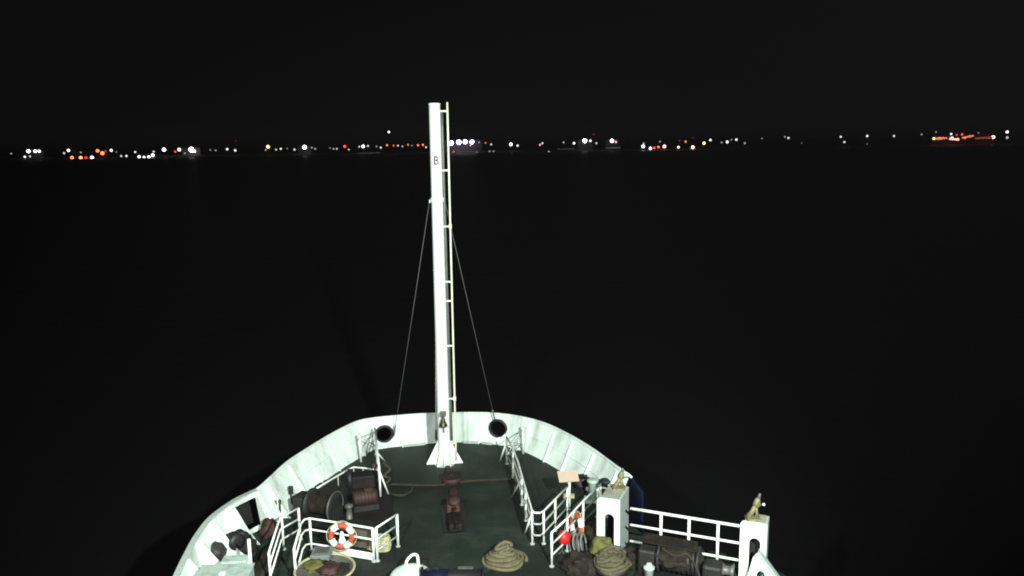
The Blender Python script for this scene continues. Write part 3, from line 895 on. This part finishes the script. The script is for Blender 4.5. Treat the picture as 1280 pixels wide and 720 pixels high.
for i, (px, py, sx, sy, sz) in enumerate(((563, 601, .26, .34, .11), (567, 617, .17, .36, .08))):
    p = P(px, py)
    tag(MB().blob(p + Zx * .05, (sx, sy, sz), 41 + i, .35, 2.5, 3, floor=.006).build('canvas_heap', M['red']),
        ('dull red canvas heap on the rope line behind the mast foot', 'flat dark red canvas heap touching the far end of the chain stopper')[i], 'tarpaulin')
# mooring rope across the deck
def lay(pts, r, m, k=8, wob=.02):
    q = catmull([P(x, y) + Zx * r for x, y in pts], k)
    return MB().tube([p + V((wob * noise.noise(p * 3), wob * noise.noise(p * 3 + V((9, 0, 0))), 0)) for p in q], r, 8)
ro = lay([(640, 600), (600, 602), (576, 604), (552, 607.5), (520, 608), (492, 607), (484, 612), (490, 619), (503, 620.5), (513, 616), (516, 611)], .042, 'rope')
tag(ro.build('mooring_rope', M['oldrope']), 'brown mooring rope lying across the foredeck behind the mast with one loop', 'rope')
tag(lay([(481, 580), (486, 588), (482, 596), (487, 600), (482, 606)], .05, 'rope', wob=.08).build('rope_tail', M['rope']), 'beige rope tail hanging in bends by the left handrail foot', 'rope')
tag(lay([(648, 590), (644, 600), (649, 606), (643, 612)], .05, 'rope', wob=.06).build('rope_tail', M['rope']), 'beige rope tail by the second strut of the right handrail', 'rope')

# ================================================================== ROPE COILS
def coil(label, c, r0, layers, rr, m, r_in=.2, shrink=.10, name='rope_coil', seed=0, squash=1.0):
    o = thing(name, label, 'rope', c)
    for L_ in range(layers):
        ro_ = r0 - L_ * shrink
        pts = []
        turns = max(1, int((ro_ - r_in) / (rr * 1.75)))
        N = 26
        for t in range(turns * N + 1):
            a = 2 * math.pi * t / N + L_
            rad = ro_ - (t / N) * rr * 1.75
            j = noise.noise(V((a * .7, L_ * 3.1, seed))) * rr * 2.0 + .03 * math.sin(a + L_ * 2.1)
            pts.append(c + V(((rad + j) * math.cos(a), (rad + j) * math.sin(a) * squash, rr + L_ * rr * 1.6 + rr * .5 * math.sin(a + L_ * 1.3) + noise.noise(V((a, L_, seed + 4))) * rr * .8)))
        MB().tube(pts, rr, 7).build('coil_layer', M[m], o)
    top = c + Zx * (rr + layers * rr * 1.6)
    rt = r0 - layers * shrink * .8
    loose = [top + V((rt * 1.0 * math.cos(t) * (1 + .08 * math.sin(2.3 * t)), rt * squash * math.sin(t * 1.1 + .4), -.25 * rt * abs(math.cos(t)))) for t in [k * .5 for k in range(11)]]
    MB().tube(catmull(loose, 4), rr * .95, 7).build('loose_turn', M[m], o)
    return o
coil('large beige rope coil heaped on the green deck at bottom centre', P(630, 703) , .62, 6, .05, 'palecoil', .10, .085, squash=.85)
coil('beige rope coil topping the clutter below the left white housing', P(764, 719, 0) + V((0, 0, .25)), .50, 4, .055, 'rope', .12, .04, seed=5)
cu_ = P(764, 719); st = thing('coil_stand', 'dark round stand carrying the beige coil below the left white housing', 'stand', cu_)
MB().lathe([(.44, 0), (.44, .05), (.2, .08), (.2, .19), (.46, .2), (.46, .248)], cu_, n=24).build('stand_drum', M['dark'], st)
coil('small pale rope ring at the foot of the gate rail', P(870, 716) + Zx * .35, .16, 3, .035, 'palerope', .08, .01, seed=8)
cs_ = P(870, 716); tag(MB().lathe([(.15, 0), (.15, .3), (.19, .31), (.19, .349)], cs_, n=16).build('bollard', M['dark']), 'dark stub bollard under the small pale rope ring by the gate rail', 'bollard')
# pale rope bundles behind the port guard rail
def bundle(label, c, w_, h_, seed):
    o = thing('rope_bundle', label, 'rope', c)
    for L_ in range(7):
        z = .05 + h_ * L_ / 7
        rad = w_ * (1 - .35 * abs(L_ / 6 - .4))
        pts = [c + V((rad * (1 + .12 * noise.noise(V((a, L_, seed)))) * math.cos(a), rad * .8 * (1 + .12 * noise.noise(V((a, L_ + 5, seed)))) * math.sin(a), z + .03 * noise.noise(V((a * 2, L_, seed + 2))))) for a in [2 * math.pi * i / 22 for i in range(22)]]
        MB().tube(pts, .05, 7, closed=True).build('rope_turn', M['palerope'], o)
    MB().blob(c + Zx * h_ * .5, (w_ * .75, w_ * .6, h_ * .45), seed, .15).build('core', M['palerope'], o)
bundle('pale yellow rope bundle between the tan board and the rail post', P(461, 696) + V((0, .45, 0)), .13, .62, 1)
bundle('pale yellow rope heap just right of the guard rail corner post', P(477, 693) + V((0, .25, 0)), .22, .42, 2)
bt = P(450, 694) + V((0, .25, 0))
tb_ = thing('hatch_board', 'tan flat board leaning behind the left guard rail beside the lifebuoy', 'board', bt)
MB().box(bt + V((0, .0, .42)), (.62, .05, .72), (1, -.32, 0), (.2, .62, .3), (-.02, -.25, 1)).build('panel', M['tan'], tb_)
MB().box(bt + V((0.005, .06, .42)), (.56, .04, .06), (1, -.32, 0), (.2, .62, .3), (-.02, -.25, 1)).build('batten', M['tan'], tb_)

# ================================================================== NEAR CLUTTER, port side
bn = P(404, 712)
bi = thing('bin', 'grey plastic bin with a lid below the left guard rail', 'bin', bn)
m = MB()
w0, w1 = .19, .25
m.add([bn + V((sx * w0, sy * w0, 0)) for sx, sy in ((-1, -1), (1, -1), (1, 1), (-1, 1))] + [bn + V((sx * w1, sy * w1, .5)) for sx, sy in ((-1, -1), (1, -1), (1, 1), (-1, 1))],
      [(0, 3, 2, 1), (4, 5, 6, 7), (0, 1, 5, 4), (1, 2, 6, 5), (2, 3, 7, 6), (3, 0, 4, 7)])
m.build('bin_body', M['greybin'], bi, bevel=.03)
MB().box(bn + V((0, 0, .53)), (.54, .54, .05)).build('lid', M['greybin'], bi, bevel=.015)
MB().box(bn + V((0, -.235, .4)), (.36, .03, .05)).build('handle', M['black'], bi)
MB().box(bn + V((0, -.02, .575)), (.36, .36, .04)).build('lid_panel', M['steel'], bi, bevel=.01)
# round tray of gear
tc = P(407, 728)
ty = thing('rope_tub', 'pale rimmed round tub of brown gear at the bottom edge left of the white ventilator', 'tub', tc)
tz = .35
MB().lathe([(.70, 0), (.76, tz - .02), (.80, tz), (.80, tz + .04), (.74, tz + .04), (.70, tz - .05), (.1, tz - .08)], tc, n=36).build('tub_wall', M['steel'], ty)
MB().tube([tc + V((.78 * math.cos(2 * math.pi * i / 40), .78 * math.sin(2 * math.pi * i / 40), tz + .05)) for i in range(40)], .035, 8, closed=True).build('rim', M['palerope'], ty)
MB().blob(tc + V((.1, .1, tz)), (.34, .3, .12), 3, .4).build('gear', M['red'], ty)
MB().blob(tc + V((-.3, .25, tz)), (.3, .28, .12), 4, .4).build('gear', M['olive'], ty)
MB().blob(tc + V((.42, .12, tz)), (.2, .25, .1), 6, .4).build('gear', M['brown'], ty)
# white ventilator with a loop handle
vc = P(514, 735)
vt = thing('ventilator', 'white mushroom ventilator with a loop handle at the bottom of the deck', 'ventilator', vc)
MB().lathe([(.36, 0), (.36, .3)], vc, n=28).build('trunk', M['white'], vt)
MB().lathe([(.5, .28), (.55, .31), (.55, .36), (.5, .43), (.38, .5), (.2, .54), (.02, .55)], vc, n=32).build('cowl', M['white'], vt)
hp = [vc + V((-.16, .25, .5)), vc + V((-.12, .35, .62)), vc + V((0.02, .42, .72)), vc + V((.14, .40, .70)), vc + V((.17, .3, .55)), vc + V((.18, .25, .48))]
MB().tube(catmull(hp, 4), .04, 8).build('handle', M['rail'], vt)
# dark blue drum
dc2 = P(566, 738) - Zx * 0
cd = thing('cable_reel', 'dark blue cable reel cut off by the bottom edge beside the ventilator', 'reel', dc2)
ra = V((1, .0, 0))
MB().lathe([(.30, -.75), (.30, .75)], dc2 + V((0, 0, .28)), ra, 28).build('reel_drum', M['black'], cd)
for s_ in (-.8, .8):
    MB().lathe([(.1, -.03), (.36, -.03), (.36, .03), (.1, .03)], dc2 + V((s_, 0, .28)), ra, 28).build('reel_flange', M['blue'], cd)
MB().lathe([(.32, -.7), (.32, -.1)], dc2 + V((0, 0, .28)), ra, 28).build('cable_cover', M['blue'], cd)
MB().box(dc2 + V((.35, .1, .585)), (.4, .1, .03)).build('name_strip', M['steel'], cd)  # lighter strip lying along the top of the reel
# lockers at the port side
lk = thing('deck_locker', 'pale grey green deck locker against the port bulwark at lower left', 'locker', P(285, 735))
zt = .78
c00, c10 = P(253, 706, zt), P(317, 703.5, zt)
lx = (c10 - c00).normalized(); ly = V((lx.y, -lx.x, 0)); 
wid = (c10 - c00).length; lc = (c00 + c10) / 2 + ly * .45
lc.z = 0
MB().box(lc + Zx * (zt / 2 - .03), (wid, .9, zt - .06), lx, ly).build('body', M['gate'], lk, bevel=.02)
MB().box(lc + Zx * (zt - .035), (wid + .05, .95, .05), lx, ly).build('lid', M['green'], lk, bevel=.015)
MB().box(lc + Zx * (zt + .015) + ly * .05, (.14, .1, .05), lx, ly).build('hasp', M['tape'], lk)
l2 = P(297, 707, 0)
zt2 = .72
b0, b1 = P(281, 696, zt2), P(312, 694.5, zt2)
bc2 = (b0 + b1) / 2 + ly * .16; bc2.z = 0
l2t = thing('tool_box', 'small pale grey box standing behind the port deck locker', 'box', bc2)
MB().box(bc2 + Zx * (zt2 / 2), ((b1 - b0).length, .32, zt2), lx, ly).build('body', M['gate'], l2t, bevel=.02)
MB().box(bc2 + Zx * (zt2 + .015), ((b1 - b0).length + .03, .35, .03), lx, ly).build('lid', M['green'], l2t, bevel=.01)
pp = Q(313, 701, b1.y - .05); pz = V((pp.x, pp.y, 0))
wp = thing('vent_pipe', 'thin white vent pipe beside the small grey box', 'pipe', pz)
MB().tube([pz, pz + Zx * Q(313, 674, pp.y).z], .045, 8).build('pipe', M['white'], wp)
MB().blob(pz + Zx * (pp.z + .0) + V((0, -.08, 0)), (.08, .08, .07), 1, .05, sub=2).build('valve', M['tape'], wp)
# rope and gear lumps in the shade of the knees
tag(MB().blob(P(300, 688) + Zx * .12, (.5, .32, .3), 11, .35, floor=.01).build('tarpaulin', M['brown']), 'dark brown tarpaulin heap between the rollers and the small grey box', 'tarpaulin')
tag(MB().blob(P(337, 668) + Zx * .1, (.28, .3, .42), 12, .3, floor=.01).build('tarpaulin', M['red']), 'dull red canvas heap in front of the black mooring opening', 'tarpaulin')
tag(MB().blob(P(333, 705) + Zx * .1, (.35, 1.0, .2), 13, .35, floor=.01).build('tarpaulin', M['brown']), 'long brown canvas roll lying outside the bent guard rail', 'tarpaulin')
tag(MB().blob(P(265, 698) + Zx * .1, (.45, .35, .4), 14, .35, floor=.01).build('tarpaulin', M['dark']), 'dark gear heap behind the left end of the port deck locker', 'tarpaulin')
# lever stand against the bulwark
lv = P(365, 634)
le = thing('brake_lever', 'black paddle headed lever standing against the port bulwark', 'lever', lv)
hl = Q(364, 608, lv.y).z
MB().tube([lv, lv + Zx * (hl - .22)], .028, 8).build('shaft', M['black'], le)
MB().box(lv + Zx * (hl - .13), (.16, .05, .3)).build('paddle', M['black'], le, bevel=.04)
for i, px in enumerate((346, 351)):
    b = P(px, 647); hh = Q(px, 625, b.y).z
    tag(MB().tube([b, b + Zx * hh], .05, 8).build('pipe', M[('olive', 'dark')[i]]), ('olive upright pipe beside the first knee of the port bulwark', 'dark upright pipe beside the olive pipe at the port bulwark')[i], 'pipe')

# ================================================================== STARBOARD CLUTTER
dk = P(735, 605)
gp = thing('deck_pipe', 'dark pipe running level in front of the starboard bulwark end', 'pipe', dk)
pa, pbb = Q(728, 597, P(735, 612).y), Q(760, 600, P(760, 616).y)
MB().tube([pa, pbb], .03, 8).build('pipe', M['dark'], gp)
for q in (pa.lerp(pbb, .1), pa.lerp(pbb, .9)):
    MB().tube([V((q.x, q.y, 0)), q], .025, 8).build('leg', M['dark'], gp)
bt_ = thing('bitts', 'pale green double bitts at the aft end of the starboard bulwark', 'bollard', P(748, 626))
for i, px in enumerate((741, 757)):
    b = P(px, 625); hh = .72
    MB().lathe([(.15, 0), (.15, hh - .1), (.19, hh - .08), (.19, hh - .02), (.1, hh)], b, n=18).build('barrel', M[('green', 'dark')[i]], bt_)
MB().box(P(749, 626) + Zx * .05, (.95, .4, .08)).build('base', M['green'], bt_)
dkc = P(728, 608)
tag(MB().blob(dkc + Zx * .12, (.34, .3, .3), 15, .3, floor=.01).build('tarpaulin', M['black']), 'black canvas heap behind the right end of the pinkish board', 'tarpaulin')
rcw = P(838, 722)
rw = thing('mooring_winch', 'big dark mooring winch in front of the white gate rail', 'winch', rcw)
ax, ay = gd.copy(), N1.copy()
wc_ = (P(806, 716) + P(898, 728)) / 2
MB().box(wc_ + Zx * .05, (2.3, .9, .1), ax, ay).build('bed', M['tray'], rw)
MB().lathe([(.27, -.55), (.27, .45)], wc_ + Zx * .52, ax, 24).build('drum', M['dark'], rw)
for s_ in (-.58, .45):
    MB().lathe([(.1, -.03), (.42, -.03), (.42, .03), (.1, .03)], wc_ + Zx * .52 + ax * s_, ax, 28).build('flange', M['dark'], rw)
for i in range(7):
    s_ = -.5 + i * .13
    MB().tube([wc_ + Zx * .52 + ax * (s_ + .13 * k / 20) + (ay * math.cos(2 * math.pi * k / 20) + Zx * math.sin(2 * math.pi * k / 20)) * .31 + V((0, 0, .04 * noise.noise(V((i, k * .3, 0))))) for k in range(21)], .06, 6).build('rope_turn', M['dark'], rw)
MB().box(wc_ + Zx * .42 - ax * .88, (.45, .7, .72), ax, ay).build('gearbox', M['dark'], rw, bevel=.06)
MB().box(wc_ + Zx * .35 + ax * .82, (.5, .5, .5), ax, ay).build('motor', M['dark'], rw, bevel=.08)
MB().lathe([(.17, 0), (.12, .08), (.12, .2), (.2, .28)], wc_ + Zx * .45 + ax * 1.07, ax, 20).build('warping_head', M['steel'], rw)
MB().blob(wc_ + ax * -.05 + ay * -.05 + Zx * .60, (.62, .40, .30), 31, .30, 2.2, 4).build('canvas_cover', M['brown'], rw)
MB().tube(catmull([wc_ + ax * -.5 - ay * .2 + Zx * .86, wc_ + ax * -.1 - ay * .38 + Zx * .8, wc_ + ax * .2 - ay * .3 + Zx * .86, wc_ + ax * .5 - ay * .42 + Zx * .5, wc_ + ax * .6 - ay * .5 + Zx * .15], 5), .03, 7).build('lashing', M['oldrope'], rw)
MB().prism([wc_ + ax * -1.1 + ay * .42 + Zx * .86, wc_ + ax * .35 + ay * .42 + Zx * .86, wc_ + ax * .45 + ay * -.2 + Zx * .90, wc_ + ax * -1.1 + ay * -.2 + Zx * .93], Zx * .04).build('cover', M['brown'], rw)
sm_ = P(811, 728)
tag(MB().lathe([(.12, 0), (.12, .38), (.15, .40), (.15, .46), (.08, .50), (.06, .56)], sm_, n=16).build('valve_post', M['green']), 'short pale grey valve post in front of the big dark winch', 'valve')
# olive sack, brown heaps, grey cloth
sk = P(752, 706)
so = thing('canvas_sack', 'olive canvas sack slumped below the left white housing', 'sack', sk)
MB().blob(sk + V((0, .1, .33)), (.33, .27, .42), 21, .28, 1.6, 4, floor=.01).build('sack_body', M['olive'], so)
MB().tube([sk + V((.05 + .11 * math.cos(a), .1 + .1 * math.sin(a), .73)) for a in [2 * math.pi * i / 14 for i in range(14)]], .02, 6, closed=True).build('tie', M['rope'], so)
tag(MB().blob(P(728, 714) + Zx * .12, (.5, .42, .38), 22, .4, 2, 4, floor=.01).build('tarpaulin', M['brown']), 'dark brown tarpaulin heap below the right lifebuoy rail', 'tarpaulin')
tag(MB().blob(P(742, 676) + Zx * .12, (.3, .42, .4), 23, .4, 2, 4, floor=.01).build('tarpaulin', M['brown']), 'brown canvas heap between the lifebuoy rail and the left white housing', 'tarpaulin')
tag(MB().blob(P(790, 706) + Zx * .12, (.4, .3, .32), 24, .4, 2, 4, floor=.01).build('tarpaulin', M['brown']), 'brown tarpaulin heap between the big winch and the left white housing', 'tarpaulin')
gc = P(722, 692)
go = thing('hose_bundle', 'bundle of grey hoses leaning under the right lifebuoy', 'hose', gc)
for i in range(4):
    a = -.18 + i * .11
    MB().tube(catmull([gc + V((a, -.05, .04)), gc + V((a - .06, .12, .28)), gc + V((a + .02, .25, .5)), gc + V((a + .1, .2, .28)), gc + V((a + .12, .05, .03))], 5), .032, 7).build('hose', M[('greycloth', 'steel')[i % 2]], go)

# ================================================================== SHORE LIGHTS
W_, O_, Rd, Y_, Vi, Pk, Dm = (1, 1, 1), (1, .22, .07), (1, .07, .04), (1, .70, .18), (.93, .82, 1), (1, .55, .52), (.8, .85, .9)
CN = {W_: 'white', O_: 'orange', Rd: 'red', Y_: 'yellow', Vi: 'violet white', Pk: 'pink', Dm: 'greyish white'}
clusters = [
 ('in the small far left group', [(14, 192, W_, 2, .6), (31, 196, W_, 3.4, 1.2), (35.5, 189, W_, 5, 4), (37.5, 195.5, W_, 2.6, .8), (44, 189, W_, 4.4, 3), (49, 189, W_, 4, 2.6)]),
 ('in the orange lit group near the left end', [(80, 191.5, W_, 2.8, .8), (85.5, 188, W_, 4, 2.5), (90, 197, O_, 4.5, 3), (101, 190.5, W_, 2.2, .5), (101, 197.2, O_, 4.6, 5), (107.5, 197, Rd, 3.6, 1.2), (115, 197, Pk, 4.6, 5), (122, 188.5, O_, 4.6, 2.5), (128, 191.5, O_, 5.2, 3.2), (132, 189, Rd, 2.6, .8)]),
 ('in the white rows beside orange lamps', [(139, 188, W_, 3.6, 2.5), (145.5, 190, Dm, 2, .3), (151.5, 195, Dm, 2.8, .9), (158, 195, W_, 2.8, 1.4), (169, 190, W_, 2.8, 1.2), (174, 196, W_, 4, 3.5), (180, 196.5, W_, 3.4, 2.2), (186, 196.2, W_, 4, 3.5), (191, 194, W_, 4.2, 4), (192, 189.5, W_, 2.8, .9)]),
 ('around the biggest left shore lamp', [(205, 187, W_, 5, 5), (219, 189.5, Rd, 3.2, 1.2), (224, 187, Pk, 4.6, 4), (231, 191.5, Dm, 2.4, .5), (239, 187, W_, 7, 9), (243, 189, W_, 4, 4), (263, 187.5, Dm, 2.2, .35), (269.5, 188, Dm, 2.4, .45), (284, 186.5, W_, 3.2, 1.6), (294, 188, W_, 3.2, 1.4), (295, 176, Rd, 2, .15)]),
 ('around the yellow lamp', [(332, 187.5, Dm, 2.2, .5), (335, 183.5, Y_, 4.8, 3), (345, 187, W_, 2.4, .8), (351, 186, W_, 2.8, 1.2), (359, 185.5, Dm, 2, .3), (368, 187, W_, 2.8, 1), (380.7, 184, W_, 5.6, 7), (390, 184.5, Dm, 2.2, .5), (394, 186, Dm, 2.4, .6)]),
 ('in the row left of mast', [(412.5, 185, Dm, 2, .4), (417, 186, W_, 2.2, .6), (421, 186, W_, 2.4, .8), (430, 196, Dm, 2, .4), (431, 183, Rd, 4, 2), (436, 187, W_, 2.4, .8), (449, 183.5, W_, 2.4, .8), (454, 183, W_, 4.4, 4), (460, 182.5, W_, 2.6, .9), (470.6, 183, Dm, 2.2, .5), (476, 184.5, W_, 2.8, 1), (483.7, 181.5, O_, 3, 1.6), (486, 165, W_, 3.2, 2), (492, 182, O_, 2.6, 1), (497.5, 182, W_, 2.4, .9), (503, 183, W_, 2.2, .7), (510, 181, O_, 2.6, 1.2), (515, 182, Dm, 2, .4), (522.5, 181.5, O_, 3, 1.6), (528.6, 181, O_, 3, 1.8), (532.5, 184, W_, 2.6, .9)]),
 ('in the brightest group right of mast', [(564, 179, Vi, 6.4, 12), (567, 189.4, O_, 2.6, 1), (573.5, 177.8, Vi, 6.4, 12), (581.5, 177.2, Vi, 6, 11), (590, 177.5, Vi, 5.8, 10), (588, 182, Dm, 2, .5), (599, 178, Dm, 2, .4), (596, 190, Dm, 2, .4), (607, 178.5, O_, 2.4, 1), (612, 189, Dm, 2.2, .5), (614, 180.5, W_, 2.6, .9), (617, 189, Dm, 2.2, .5)]),
 ('in the sparse stretch right of the violet lamps', [(638.6, 180.5, W_, 4.4, 4), (647, 182, W_, 3, 1.4), (675, 181, Pk, 2.8, 1.2), (678, 179, W_, 2.6, 1), (686, 190, W_, 2.6, 1)]),
 ('in the white group right of centre', [(704.5, 178, Dm, 2.4, .6), (717.5, 179, W_, 3.4, 1.8), (731, 176, W_, 6, 7), (738, 176, W_, 3.2, 1.6), (742.5, 167.5, Rd, 2, .2), (745.5, 179, W_, 2.6, .8), (765, 176, W_, 5.2, 5), (770, 177.5, Pk, 3, 1.3)]),
 ('around the red lit pier', [(804, 183, W_, 4.6, 3.5), (804.5, 179.5, Dm, 2.6, .8), (813, 185.5, W_, 4, 4), (818, 184.7, Rd, 3.4, 1.6), (823, 183.8, O_, 3.4, 1.8), (825, 177, Dm, 2.4, .5), (830.5, 183, Pk, 4.6, 4), (848, 184, W_, 3.4, 2), (849.5, 176, Rd, 2.2, .35), (857, 177, Y_, 2.8, .9), (866, 172, Rd, 2, .2), (866, 184, Pk, 4.6, 4), (880, 179, Y_, 4.2, 3), (888, 175, W_, 3.2, 1.8)]),
 ('in the fading row right of pier', [(902, 178, Dm, 2.4, .5), (909, 177.5, W_, 3.6, 2.2), (914.5, 174.5, Dm, 2.2, .4), (920.5, 174.5, W_, 3.2, 1.6), (931, 179, Dm, 2.6, .6), (952.5, 173, Dm, 2.2, .3)]),
 ('among the scattered lights on the right', [(981, 171, Dm, 2.4, .4), (985.5, 172.5, W_, 3, 1), (1002, 178.7, Dm, 2, .15), (1051, 171, W_, 3, 1), (1055.5, 177.6, W_, 3, .9), (1084, 170, W_, 3.2, 1.2), (1084, 180, Dm, 2, .2), (1117.5, 170, W_, 3, .9), (1152, 168, Dm, 2.6, .4)]),
 ('in the red lit far right stretch', [(1167.5, 173.2, Y_, 3.8, 3), (1170, 165, Dm, 2.2, .35), (1174, 173, O_, 3.8, 2.6), (1179, 172.4, Rd, 3.2, 1.4), (1189, 167.5, W_, 3, 1.3), (1190, 172.8, Pk, 4.2, 4), (1197, 174.3, Y_, 3.6, 2.6), (1196, 168.5, Rd, 2.8, .8), (1202.6, 168, Rd, 3, 1.8), (1206, 172, O_, 3.4, 2), (1212, 170.5, O_, 3.2, 1.8), (1216, 169.6, Rd, 2.8, 1), (1222, 173, Rd, 2.6, .7), (1223, 166, Dm, 2.2, .3), (1229, 172.6, Rd, 2.6, .7), (1236, 172.2, Rd, 3, 1.1), (1241.5, 171.4, Pk, 4.6, 5), (1259, 165, W_, 3.8, 2.4), (1259, 172, Dm, 3.6, .7)]),
]
ORD = ['first', 'second', 'third', 'fourth', 'fifth', 'sixth', 'seventh', 'eighth', 'ninth', 'tenth', 'eleventh', 'twelfth', 'thirteenth', 'fourteenth', 'fifteenth', 'sixteenth', 'seventeenth', 'eighteenth', 'nineteenth', 'twentieth', 'twenty first']
gm = {}
lamp_mesh = {}
for where, lst in clusters:
    lst = sorted(lst)
    for i, (px, py, c, size, st_) in enumerate(lst):
        Y = 1850 if py < 193 - px * .0148 else 1735
        p = Q(px, py, Y)
        r = size * .43 * Y / 1000
        key = (c, st_)
        if key not in gm:
            gm[key] = glow_mat('lamp_glow_' + CN[c].replace(' ', '_'), c, st_ * 1.0)
        foot = -5.2 if Y < 1800 else -4.0
        foot = min(foot, p.z - r - .5)
        mb = MB()
        mb.blob((0, 0, p.z - foot), (r, r, r), 0, 0, sub=2)
        mb.cur = 1
        mb.tube([(0, 0, 0), (0, 0, p.z - foot - r * .9)], .22, 6)
        o = mb.build('shore_lamp', [gm[key], M['post']])
        o.location = (p.x, p.y, foot)
        bright = 'dazzling' if st_ >= 5 else 'bright' if st_ >= 2 else 'small' if st_ >= .8 else 'faint'
        pos = ('leftmost' if i == 0 else 'rightmost' if i == len(lst) - 1 else ORD[i] + ' from the left')
        tag(o, f'{bright} {CN[c]} lamp, {pos} {where}', 'lamp', 'lamps along the far shore')
print('mast height', MHT, 'housings', h1, h2, 'objects', len(bpy.data.objects))

# added reflectors behind the brightest lamps, catching their light as halos
M['shed'] = mat('dull_shed_wall', (0.06, 0.055, 0.06), 0.8, dirt=(0.02, 0.02, 0.02), dirt_amt=0.8, scale=0.3, spec=0.1)
M['shedroof'] = mat('shed_roof', (0.06, 0.06, 0.06), 0.8, dirt=(0.1, 0.1, 0.1), dirt_amt=0.6, scale=0.3, spec=0.1)
def reflector(label, x0, x1, ytop, Y):
    a, b = Q(x0, ytop, Y), Q(x1, ytop, Y)
    zt, zb = (a.z + b.z) / 2, -4.5
    cx, wd, hh = (a.x + b.x) / 2, b.x - a.x, max(4, zt - zb)
    o = thing('shore_shed', label, 'building', V((cx, Y + 12, zb)), 'sheds along the far shore')
    MB().box(V((cx, Y + 12, zb + hh * .44)), (wd, 24, hh * .88)).build('wall', M['shed'], o)
    MB().prism([V((cx - wd / 2 - .6, Y - .5, zb + hh * .881)), V((cx - wd / 2 - .6, Y + 24.5, zb + hh * .881)), V((cx - wd / 2 - .6, Y + 12, zb + hh))], V((wd + 1.2, 0, 0))).build('roof', M['shedroof'], o)
    for k in range(max(1, int(wd / 14))):
        MB().box(V((cx - wd / 2 + (k + .5) * wd / max(1, int(wd / 14)), Y - .08, zb + 2.2)), (4, .15, 4.4)).build('door', M['shedroof'], o)
for lb, x0, x1, yt, Y in (
    ('dim long shed behind the far left group of white lamps', 30, 54, 186.5, 1866), ('dim shed glowing behind the orange lamps on the left shore', 86, 134, 185.5, 1866),
    ('dim low shed behind the white row right of the orange lamps', 170, 193, 192.5, 1766), ('dim shed glowing behind the biggest lamp on the left shore', 226, 250, 183.5, 1866),
    ('dim shed behind the bright lone white lamp left of the mast', 372, 389, 181, 1866), ('dim long stand glowing behind the brightest violet white lamps', 551, 602, 172.5, 1870),
    ('dim shed behind the large white lamp right of centre', 722, 741, 172.5, 1866), ('dim shed behind the white and pink lamp pair', 757, 774, 173, 1866),
    ('dim pier shed behind the red and cyan white pier lamps', 800, 834, 181, 1766), ('dim long shed glowing red at the far right of the shore', 1166, 1244, 167, 1870)):
    reflector(lb, x0, x1, yt, Y)
# strips of lit quay; the grey ones imitate lamp reflections on the water
for lb, x0, y0, x1, y1, th, c, st_ in (
    ('dull red lit quay strip below the orange lamps on the left', 86, 198, 118, 197.4, 1.4, Rd, .35), ('red glowing pier deck strip between white pier lamps', 812, 185.6, 829, 183, 2.0, Rd, 1.1),
    ('orange red quay strip at the left of the far right lights', 1169, 173.4, 1184, 172.6, 2.4, (1, .34, .2), .75), ('pinkish quay strip in the middle of the far right lights', 1187, 173.4, 1199, 174.6, 2.2, Pk, 1.4),
    ('sloping orange quay strip right of middle at far right', 1203, 172.2, 1217, 169.6, 1.8, (1, .36, .24), .7), ('dull red quay strip toward the right of the far lights', 1219, 172.8, 1241, 171.8, 1.6, (1, .2, .16), .22),
    ('grey lit quay edge below the white group right of centre', 757, 185, 776, 184.6, 1.0, Dm, .10), ('grey lit quay edge below the fading white pair', 697, 186.4, 718, 185.8, 1.0, Dm, .05),
    ('grey lit quay edge left of the mast below the row', 447, 192, 476, 190.6, 1.2, Dm, .06)):
    Y = 1800
    a, b = Q(x0, y0, Y), Q(x1, y1, Y)
    key = (c, st_, 'q')
    gm[key] = glow_mat('quay_glow_' + CN.get(c, 'pale red').replace(' ', '_'), c, st_)
    mb = MB()
    for k in range(9):
        t0, t1 = k / 9, (k + .8) / 9
        p, q = a.lerp(b, t0), a.lerp(b, t1)
        h_ = th * 1.8 * (.6 + .8 * random.random())
        mb.box((p + q) / 2, ((q - p).length, 3, h_))
    mb.cur = 1
    for k in range(4):
        p = a.lerp(b, (k + .5) / 4)
        mb.box(V((p.x, p.y + 1, (p.z - 5.5) / 2 - .3)), (.8, .8, p.z + 5.5))
    o = mb.build('lit_quay', [gm[key], M['post']])
    tag(o, lb, 'quay')
# ================================================================== ADDED HAZE, lifts sea and sky to one dim tone
HZ = 0.00008
hm = bpy.data.materials.new('sea_haze')
hm.use_nodes = True
hn = hm.node_tree
hn.nodes.clear()
ho = hn.nodes.new('ShaderNodeOutputMaterial')
hv = hn.nodes.new('ShaderNodeVolumePrincipled')
hv.inputs['Color'].default_value = (0.95, 0.86, 0.92, 1)
hv.inputs['Density'].default_value = HZ
hn.links.new(hv.outputs['Volume'], ho.inputs['Volume'])
hz_o = MB().box((0, 45000 - 1500, (SEA_Z - 3 + 62) / 2), (119000, 92500, 62 - SEA_Z + 3)).build('haze', hm)
hz_o['kind'] = 'stuff'
